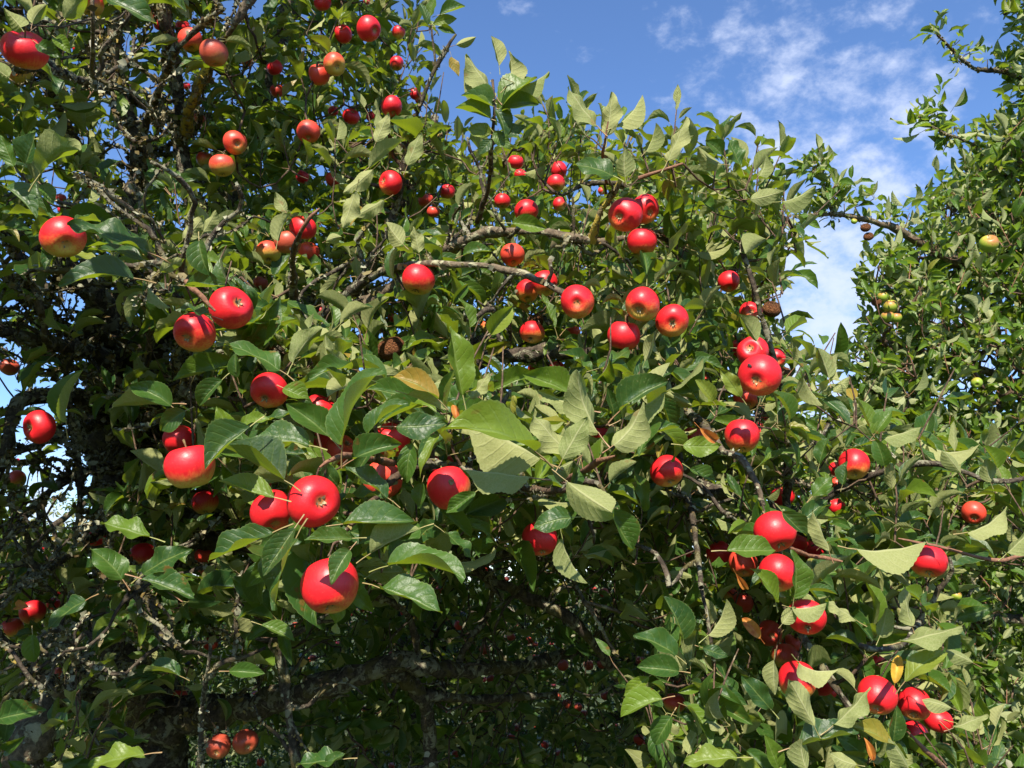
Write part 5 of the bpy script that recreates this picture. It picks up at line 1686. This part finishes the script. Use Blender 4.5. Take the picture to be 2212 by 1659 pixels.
# let the sun reach the fruit that hangs in the open
for (c, R, keep) in apple_info:
    if keep < 0.85 or R < 0.022:
        continue
    for q in (smp[5], smp[0], smp[8], smp[1], smp[2]):
        rel = q - c
        t = rel @ SUN
        perp = np.linalg.norm(rel - t[:, None] * SUN, axis=1)
        ok &= ~((t > 0) & (t < 1.6) & (perp < R * 0.85) & (rs < 0.92))
ok[:hero_count] = True
lv.keep(ok)

# twigs to carry it all
cpts = np.vstack([cl_pos, np.array(apple_pts)])
sel = np.linalg.norm(cpts - CAM, axis=1) > 0.7
par, order = grow(seeds, cpts)
tw = Tubes()
twig_tubes(tw, seeds, cpts, par, order, 0.0012, 0.0036, sides=4, avoid=fruit_zone)
for a, b in STEMS:
    q = np.array([a, (a + b) / 2 + rng.normal(0, .004, 3), b])
    qx, qy, qd = PX(q)
    if (((qx[:, None] - protect[None, :, 0]) ** 2 + (qy[:, None] - protect[None, :, 1]) ** 2 < protect[None, :, 2] ** 2) & (qd[:, None] < protect[None, :, 3])).any() or in_hole(qx, qy, 0.9).any():
        continue
    tw.add(q, np.array([0.0022, 0.0018, 0.0012]), 5)
STEMS.clear()
# knobbly lichened spurs on the old wood
rc = np.array([r[0] for r in rings])
rr_ = np.array([r[1] for r in rings])
rtan = np.array([r[2] for r in rings])
rx, ry, rd = PX(rc)
old = (rx < 560) & (rx > -200) & (ry < 1700) & (ry > -200) & (rr_ > 0.004)
spur = Tubes()


def knob(c, tdir, rad, n, lmax=0.42):
    for _k in range(n):
        L = random.uniform(0.05, 0.26) if random.random() < 0.75 else random.uniform(0.2, 0.42)
        L = min(L, lmax)
        d = unit(rng.normal(0, 1, 3) - 0.4 * tdir + np.array([0, -0.25, 0.35]))
        m = max(5, int(L / 0.022))
        p = [c]
        for _s in range(m):
            d = unit(d + rng.normal(0, 0.30, 3) + np.array([0, 0, 0.05]))
            p.append(p[-1] + d * L / m)
        p = np.array(p)
        qx, qy, qd = PX(p)
        if (((qx[:, None] - fruit_zone[None, :, 0]) ** 2 + (qy[:, None] - fruit_zone[None, :, 1]) ** 2 < fruit_zone[None, :, 2] ** 2) & (qd[:, None] < fruit_zone[None, :, 3])).any():
            continue
        if in_hole(qx, qy, 0.8).sum() > 2:
            continue
        r0 = random.uniform(0.0028, 0.0058)
        r = np.linspace(r0, r0 * 0.5, m + 1) * (1 + 0.35 * rng.random(m + 1))
        spur.add(p, r, 5, 0.1)


cand = np.nonzero(old)[0]
for i in rng.choice(cand, 420):
    knob(rc[i], rtan[i], rr_[i], 1)
cand2 = np.nonzero((rr_ > 0.006) & ~old)[0]
for i in rng.choice(cand2, 320):
    knob(rc[i], rtan[i], rr_[i], 1, 0.15)
# spurs on the spurs
base_r = list(spur.rings)
for i in rng.choice(len(base_r), 260):
    knob(base_r[i][0], base_r[i][2], base_r[i][1], 1, 0.16)
o = link('twig', tw.mesh('twig'), M_TWIG, root, (0, 0, 0))
tag(o, kind='stuff')
o = link('fruit_spur', spur.mesh('fruit_spur'), M_BARK, root, (0, 0, 0))
tag(o, kind='stuff')
lr = [(a, b, c) for (a, b, c, key) in rings if key != 'twigred'] + spur.rings
lc = np.array([r[0] for r in lr])
lrad = np.array([r[1] for r in lr])
lx, ly, ld = PX(lc)
wt = np.where((lx < 560) & (ly < 1700), 1.0, np.where(ly > 1180, 0.10, 0.3)) * np.clip(lrad, 0.003, 0.02) ** 0.55
wt *= np.where((lx > 2350) | (lx < -300) | (ly > 1900) | (ly < -200), 0.05, 1.0)
o = link('lichen', lichen_mesh('lichen', lr, 52000, weight=wt), M_LICHEN, root, (0, 0, 0))
tag(o, kind='stuff')

# ------------------------------------------------------------------ which leaves show largest


def visible_rank(sets):
    """sets: list of Leaves; returns list of (visible mask, picture area) with all leaves as each other's occluders"""
    V, F, owner = [], [], []
    n = 0
    for si, L_ in enumerate(sets):
        a, l, r, t = L_.at(0.0), L_.at(0.45, 1.0), L_.at(0.45, -1.0), L_.at(1.0)
        m = len(a)
        V.append(np.stack([a, l, t, r], 1).reshape(-1, 3))
        k = np.arange(m) * 4 + n
        F.append(np.stack([k, k + 1, k + 2, k + 3], -1))
        owner += [(si, i) for i in range(m)]
        n += 4 * m
    bvh = BVHTree.FromPolygons(np.vstack(V).tolist(), np.vstack(F).tolist())
    res = []
    cam_v = Vector(CAM)
    base = 0
    for si, L_ in enumerate(sets):
        m = len(L_.o)
        cnt = np.zeros(m)
        xs_, ys_, ds_ = PX(L_.at(0.5))
        vis_c = (xs_ > 0) & (xs_ < 2212) & (ys_ > 0) & (ys_ < 1659) & (ds_ > 0.3)
        for t, v in ((0.25, 0.3), (0.45, -0.4), (0.45, 0.4), (0.7, 0.0)):
            q = L_.at(t, v)
            # stay on the flat quad used for the test
            a, tip = L_.at(0.0), L_.at(1.0)
            for i in np.nonzero(vis_c)[0]:
                tgt = Vector(q[i])
                dirv = tgt - cam_v
                hit = bvh.ray_cast(cam_v, dirv.normalized())
                if hit[2] is not None and (hit[2] == base + i or hit[3] > dirv.length - 0.03):
                    cnt[i] += 1
        nrm = np.abs((L_.n * unit(CAM - L_.o)).sum(1)) * 0.8 + 0.2
        area = (L_.L * FX / np.maximum(ds_, 0.3)) ** 2 * L_.w * 0.33 * nrm
        res.append((cnt, area * cnt / 4.0 * vis_c))
        base += m
    return res


def emit_foliage(L_, root, mat, rank, nparts, hi_d, mid_d, cnt, part_lod, hero_first=0):
    """the leaves that show largest as parts of their own, the rest joined"""
    score = rank.copy()
    order_ = np.argsort(-score)
    chosen = [int(i) for i in order_[:nparts] if score[i] > 0]
    for i in chosen:
        leaf_object(L_, i, mat, root, part_lod)
    rest = np.ones(len(L_.o), bool)
    rest[chosen] = False
    d = PX(L_.o)[2]
    hi = rest & (d < hi_d) & (cnt > 0)
    mid = rest & ~hi & (d < mid_d) & ((cnt > 0) | (d < 1.15))
    low = rest & ~hi & ~mid
    me = merge_leaf_mesh('foliage', [L_.mesh('x', 'near', hi), L_.mesh('x', 'mid', mid), L_.mesh('x', 'low', low)])
    f = link('foliage', me, mat, root, (0, 0, 0))
    tag(f, kind='stuff')


# ------------------------------------------------------------------ the tree at the right
rootR = empty('apple_tree', tuple(P(2600, 2600, 3.7) * np.array([1, 1, 0])))
tag(rootR, 'leafy apple tree with small green apples standing behind at the right edge', 'tree', 'apple trees in the orchard')
seedsR, sradR, ringsR = build_limbs(RIGHT_LIMBS, rootR, 0.05)
lr_ = Leaves()
RHOLES = [(2070, 700, 14, 10), (2130, 790, 16, 22), (2150, 760, 18, 14), (2080, 840, 12, 14), (2170, 720, 16, 12), (2195, 810, 12, 16), (2020, 690, 10, 8), (1990, 560, 14, 8), (2100, 610, 10, 6), (1960, 800, 10, 8), (1890, 590, 10, 8), (1985, 640, 8, 8), (1950, 745, 10, 8), (2050, 460, 10, 8)]
holes_keep = holes
# leaf clusters in the body of the crown
nR = 3700
x, y = sample(nR, (1780, -500, 2800, 1900), R_POLY, lambda x, y: np.where(x > 2290, 0.22, 1.0) * np.where(y < 100, 0.8, 1.0))
dR = 2.62 + np.clip((x - 1850) / 350, 0, 1) * 0.25 + rng.gamma(1.3, 0.42, nR)
posR = [P_many(x, y, dR)]
# sprays along the thin branches that reach into the sky
sprayR = []
for li, n_, t0 in ((1, 44, 0.45), (2, 16, 0.0), (3, 36, 0.50), (4, 34, 0.40), (5, 14, 0.4), (7, 12, 0.4)):
    pts = RIGHT_LIMBS[li][1]
    w_ = np.array([P(a, b, d) for a, b, d, r in pts])
    p, _r = smooth_path(w_, np.ones(len(w_)), 0.02)
    for _k in range(n_):
        q = p[int((t0 + (1 - t0) * random.random()) * (len(p) - 1))]
        sprayR.append(q + rng.normal(0, 0.035, 3) + np.array([0, 0, 0.02]))
    sprayR.append(p[-1])
posR.append(np.array(sprayR))
posR = np.vstack(posR)
ctrR = P(2350, 700, 4.2)
for i in range(len(posR)):
    a = unit(posR[i] - ctrR) * 0.7 + np.array([-0.1, -0.3, 0.55]) + rng.normal(0, 0.45, 3)
    thin = i >= nR
    if random.random() < (0.15 if thin else 0.55):
        cluster_leaves(lr_, posR[i], np.array([rng.normal(-.15, .4), rng.normal(-.1, .4), .8]), random.randint(6, 9), random.uniform(.056, .080), 'shoot', 0.08, 0.12, flip=0.25)
    else:
        cluster_leaves(lr_, posR[i], a, random.randint(4, 7) if thin else random.randint(6, 10), random.uniform(.052, .072) if thin else random.uniform(.056, .082), 'spur', 0.28, 0.42, flip=0.42)
lr_.cat()
okR = np.ones(len(lr_.o), bool)
rsR = rng.random(len(lr_.o))
ptR = [PX(lr_.at(t)) for t in (0.0, 0.5, 1.0)]
rh = np.array(RHOLES, float)
gp = [(p[0], p[1], p[2] * 1.3, 2.9) for p in GREEN_APPLES + ROT_R]
gp += [(1700 + 0, 600, 1, 9)]
gp = np.array(gp)
barep = np.array([(2058, 561), (1990, 525), (1955, 508), (1920, 490), (2025, 545), (1885, 480), (2185, 850), (2160, 880)], float)
for (x, y, d) in ptR:
    okR &= ~((((x[:, None] - gp[None, :, 0]) ** 2 + (y[:, None] - gp[None, :, 1]) ** 2 < gp[None, :, 2] ** 2) & (d[:, None] < gp[None, :, 3])).any(1))
    okR &= ~((((x[:, None] - barep[None, :, 0]) ** 2 + (y[:, None] - barep[None, :, 1]) ** 2 < 14 ** 2) & (d[:, None] < 3.05)).any(1) & (rsR < .85))
    okR &= ~((((x[:, None] - rh[None, :, 0]) / rh[None, :, 2]) ** 2 + ((y[:, None] - rh[None, :, 1]) / rh[None, :, 3]) ** 2 < 1).any(1))
    # the gap of clear sky between the two trees
    okR &= ~inside([(1715, 560), (1820, 555), (1845, 640), (1858, 690), (1825, 735), (1808, 775), (1770, 775), (1715, 740), (1700, 640)], x, y)
lr_.keep(okR)
parR, orderR = grow(seedsR, posR)
twR = Tubes()
twig_tubes(twR, seedsR, posR, parR, orderR, 0.0014, 0.006)
o = link('twig', twR.mesh('twig'), M_TWIG, rootR, (0, 0, 0))
tag(o, kind='stuff')
lrr = [(a, b, c) for (a, b, c, key) in ringsR]
lxx = PX(np.array([r[0] for r in lrr]))[0]
o = link('lichen', lichen_mesh('lichen', lrr, 7000, (0.002, 0.006), weight=np.where(lxx < 2300, np.where(lxx < 2230, 0.12, 1.0), 0.05)), M_LICHEN, rootR, (0, 0, 0))
tag(o, kind='stuff')
for (px, py, r, label) in GREEN_APPLES:
    put_apple(px, py, r, (0.1, 0.4) if px == 2110 else None, 'g', 2.75, label, 'apple', 'green apples on the right tree', 'green_apple')
for (px, py, r, label) in ROT_R:
    put_apple(px, py, r, None, 'b', 2.72, label, 'apple', 'withered apples on the right tree', 'rotten_apple')

STEMS_R = list(STEMS)
STEMS.clear()
ts = Tubes()
for a, b in STEMS_R:
    qx, qy, qd = PX(np.array([(a + b) / 2]))
    if inside(R_POLY, qx, qy)[0] or a[0] > 3:
        ts.add(np.array([a, b]), np.array([0.002, 0.0012]), 4, rings=False)
o = link('young_shoot', ts.mesh('young_shoot'), M_TWIGRED, rootR, (0, 0, 0))
tag(o, kind='stuff')

# ------------------------------------------------------------------ trees farther off, seen under the crown and at the left
FAR = [
 # trunk px, depth, (px range), (py range), (depth range), clusters, label
 ((-60, 3.9), (-420, 330), (1050, 1500), (3.3, 4.6), 520, 'sparse small-leaved apple tree behind at the lower left, dark against the sky'),
 ((930, 5.6), (600, 1180), (860, 1900), (4.5, 6.3), 4200, 'shaded apple tree straight behind the arched dark limb at bottom centre'),
 ((1480, 5.4), (1180, 1900), (900, 1900), (4.3, 6.2), 4000, 'shaded apple tree behind the lower right apple branches'),
 ((420, 5.3), (-350, 600), (1270, 1900), (4.3, 6.3), 3000, 'shaded apple tree behind the mossy sawn limb at lower left'),
 ((1100, 8.5), (-500, 2700), (1075, 1600), (7.2, 9.5), 5600, 'farthest apple tree row end glimpsed through the dark lower gap'),
]
far_sets = []
for (tpx, td), xr, yr, dr, ncl, label in FAR:
    base = P(tpx, 829, td) * np.array([1, 1, 0])
    ro = empty('apple_tree', tuple(base))
    tag(ro, label, 'tree', 'apple trees in the orchard')
    tb = Tubes()
    top = base + np.array([0.05, 0.1, 1.35])
    p, r_ = smooth_path(np.array([base + [0, 0, -0.05], base + [0.05, 0, .5], base + [-0.03, 0.05, 0.95], top]), np.array([0.13, 0.10, 0.085, 0.07]), 0.08)
    tb.add(p, r_, 10, 0.06)
    link('trunk', tb.mesh('trunk'), M_BARK, ro, (0, 0, 0))
    sd = [p]
    x, y = sample(ncl, (xr[0], yr[0], xr[1], yr[1]))
    d = rng.uniform(dr[0], dr[1], ncl)
    pos = P_many(x, y, d)
    if td < 4.2:
        # thin where the sky shows at the left
        hm = in_hole(x, y, 1.0, 14.0)
        pos = pos[~hm]
    pos = pos[pos[:, 2] > 0.25]
    for _k in range(11):
        tgt = pos[random.randrange(len(pos))]
        a = p[random.randrange(len(p) // 2, len(p))]
        mid = (a + tgt) / 2 + rng.normal(0, 0.15, 3) + np.array([0, 0, 0.15])
        q, r2_ = smooth_path(np.array([a, mid, tgt]), np.array([0.045, 0.03, 0.012]), 0.07)
        tb = Tubes()
        tb.add(q, r2_, 7, 0.08)
        link('branch', tb.mesh('branch'), M_BARK, ro, (0, 0, 0))
        sd.append(q)
    L_ = Leaves()
    for c in pos:
        cluster_leaves(L_, c, rng.normal(0, 0.7, 3) + np.array([0, -0.3, 0.6]), random.randint(5, 8), random.uniform(.055, .080), 'spur' if random.random() < .6 else 'shoot', 0.3, 0.3)
    L_.cat()
    if td < 4.2:
        x, y, d = PX(L_.at(0.5))
        L_.keep(~in_hole(x, y, 0.95))
    sdv = np.vstack(sd)
    sub = pos[rng.permutation(len(pos))[:260]]
    pr_, or_ = grow(sdv, sub)
    t2 = Tubes()
    twig_tubes(t2, sdv, sub, pr_, or_, 0.003, 0.012, 4)
    o = link('twig', t2.mesh('twig'), M_BARK, ro, (0, 0, 0))
    tag(o, kind='stuff')
    far_sets.append((ro, L_))
for (px, py, r) in FAR_APPLES:
    far_label = FAR_LABELS.get((px, py), 'tiny red apple dot far back in the dark foliage beneath the near crown')
    d = min(7.0, max(3.9, 46.0 / r))
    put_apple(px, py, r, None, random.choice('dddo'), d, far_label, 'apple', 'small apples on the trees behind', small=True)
fp = np.array([(a, b, r * 1.0, min(7.0, max(3.9, 46.0 / r)) + 0.05) for a, b, r in FAR_APPLES])
for ro, L_ in far_sets:
    m = np.ones(len(L_.o), bool)
    for t in (0.0, 0.5, 1.0):
        x, y, d = PX(L_.at(t))
        for i in range(0, len(fp), 40):
            f_ = fp[i:i + 40]
            m &= ~((((x[:, None] - f_[None, :, 0]) ** 2 + (y[:, None] - f_[None, :, 1]) ** 2) < f_[None, :, 2] ** 2) & (d[:, None] < f_[None, :, 3])).any(1)
    L_.keep(m)

ranks = visible_rank([lv, lr_] + [s[1] for s in far_sets])
rank0 = ranks[0][1].copy()
rank0[:hero_count] = np.where(rank0[:hero_count] > 0, rank0[:hero_count] + 400, rank0[:hero_count])
emit_foliage(lv, root, M_LEAF, rank0, 300, 1.45, 2.3, ranks[0][0], 'hi')
emit_foliage(lr_, rootR, M_LEAF_R, ranks[1][1], 300, 0.5, 2.95, ranks[1][0], 'mid')
for (ro, L_), rk in zip(far_sets, ranks[2:]):
    dist = (L_.o[0] - CAM) @ FWD
    keep_ = (rk[0] > 0) | (rng.random(len(L_.o)) < (0.30 if dist > 6.8 else 0.64))
    L_.keep(keep_)
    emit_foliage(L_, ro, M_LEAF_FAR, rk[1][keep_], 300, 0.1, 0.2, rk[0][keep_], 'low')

# ------------------------------------------------------------------ withered leaves that stand out
for (bx, by, tx, ty, wpx, d, mat, label) in [
    (1512, 925, 1552, 968, 30, 1.15, M_ORANGE, 'withered orange leaf beside an apple'),
    (1642, 1378, 1607, 1333, 26, 1.2, M_ORANGE, 'withered tan orange leaf'),
    (1933, 1476, 1942, 1410, 24, 1.12, M_YELLOW, 'curled yellow leaf'),
    (1886, 1642, 1876, 1596, 18, 1.15, M_ORANGE, 'narrow withered orange leaf'),
    (62, 1312, 12, 1303, 22, 1.4, M_ORANGE, 'withered orange leaf in the shade'),
    (1590, 1240, 1612, 1280, 16, 1.25, M_ORANGE, 'small withered orange leaf'),
    (985, 905, 990, 872, 24, 1.1, M_ORANGE, 'shrivelled brown leaf')]:
    one = Leaves()
    a, b = P(bx, by, d), P(tx, ty, d)
    dv = unit(b - a)
    view = unit(CAM - a)
    m0 = unit(view - dv * (view @ dv))
    ln = np.linalg.norm(b - a)
    one.add(a - 0.3 * ln * dv, dv, m0 + 0.5 * SUN, ln, wpx / (0.5 * math.hypot(tx - bx, ty - by)), random.choice([1, 4, 7, 9]), 0.3)
    one.cat()
    q = leaf_object(one, 0, mat, root, 'hi')
    q['label'] = label

# ------------------------------------------------------------------ a scar on one apple and the insect on another
for o in [o for o in C.objects if 'corky scar on its cheek' in str(o.get('label', ''))]:
    c = np.array(o.matrix_world.translation)
    R = 49 * adepth(49) / FX
    v = unit(CAM - c)
    rt = unit(np.cross(UPV, v))
    up = np.cross(v, rt)
    nrm = unit(0.10 * rt + 0.24 * up + 0.965 * v)
    loc = o.matrix_world.inverted() @ Vector(c + nrm * R * 1.5)
    hit, hp, hn, _i = o.data and o.ray_cast(loc, (-loc).normalized())
    if hit:
        a = np.array(hn)
        u = unit(np.cross(a, [0.3, 0.5, 0.8]))
        w2 = np.cross(a, u)
        ang = np.arange(14) / 14 * 2 * math.pi
        V = [np.array(hp) + a * 0.004]
        rings2 = []
        for rad_, h in ((0.055, 0.010), (0.085, 0.045), (0.11, 0.040), (0.13, -0.03)):
            rings2.append([np.array(hp) + a * h + (u * math.cos(t) + w2 * math.sin(t)) * rad_ * (1 + 0.1 * math.sin(3 * t)) for t in ang])
        V = np.vstack([V] + rings2)
        F = [[0, 1 + k, 1 + (k + 1) % 14] for k in range(14)]
        Q = [[1 + s * 14 + k, 1 + (s + 1) * 14 + k, 1 + (s + 1) * 14 + (k + 1) % 14, 1 + s * 14 + (k + 1) % 14] for s in range(3) for k in range(14)]
        me = mesh_np('scar', V, [np.array(F), np.array(Q)])
        me.materials.append(M_HOLE)
        q = bpy.data.objects.new('scar', me)
        C.objects.link(q)
        q.parent = o
big = [o for o in C.objects if 'small insect on it' in str(o.get('label', ''))][0]
bpy.context.view_layer.update()
c = np.array(big.matrix_world.translation)
v = unit(CAM - c)
rt = unit(np.cross(UPV, v))
up = np.cross(v, rt)
R = 47 * adepth(47) / FX
nrm = unit(-0.44 * rt + 0.47 * up + 0.76 * v)
loc = big.matrix_world.inverted() @ Vector(c + nrm * R * 1.5)
hit, hp, hn, _i = big.ray_cast(loc, (-loc).normalized())
sp_ = np.array(big.matrix_world @ hp)
fw = unit(rt * 0.8 - up * 0.6 - nrm * ((rt * 0.8 - up * 0.6) @ nrm))
sdw = np.cross(nrm, fw)
ins_root = empty('beetle', tuple(sp_))
tag(ins_root, 'small dark insect with spread legs resting on the largest right-hand apple', 'insect')
M_BUG = simple_mat('insect_shell', (0.02, 0.018, 0.016), (0.07, 0.065, 0.06), 400.0, 0.5)


def blob(ctr, ax, ay, az):
    th, ph = np.meshgrid(np.linspace(0, math.pi, 7), np.linspace(0, 2 * math.pi, 10, endpoint=False), indexing='ij')
    X = np.cos(th)[..., None] * ax * fw + (np.sin(th) * np.cos(ph))[..., None] * ay * sdw + (np.sin(th) * np.sin(ph))[..., None] * az * nrm
    i = np.arange(6)[:, None] * 10 + np.arange(10)[None]
    j = np.arange(6)[:, None] * 10 + (np.arange(10)[None] + 1) % 10
    return (ctr + X).reshape(-1, 3), np.stack([i, j, j + 10, i + 10], -1).reshape(-1, 4)


for nm, ctr, dims in (('abdomen', -0.0018, (0.0030, 0.0021, 0.0014)), ('thorax', 0.0015, (0.0014, 0.0016, 0.0012)), ('head', 0.0032, (0.0009, 0.0010, 0.0008))):
    V, F = blob(sp_ + nrm * 0.0016 + fw * ctr, *dims)
    link(nm, mesh_np(nm, V, [F]), M_BUG, ins_root, (0, 0, 0))
for s in (-1, 1):
    for k in (-1, 0, 1):
        tb = Tubes()
        a = sp_ + nrm * 0.0014 + fw * (0.0008 + k * 0.0010)
        b = a + sdw * s * 0.0028 + fw * k * 0.0014 + nrm * 0.0012
        e = a + sdw * s * 0.0050 + fw * k * 0.0030 - nrm * 0.0016
        tb.add(np.array([a, b, e]), np.array([0.00028, 0.00024, 0.00016]), 4, rings=False)
        link('leg', tb.mesh('leg'), M_BUG, ins_root, (0, 0, 0))
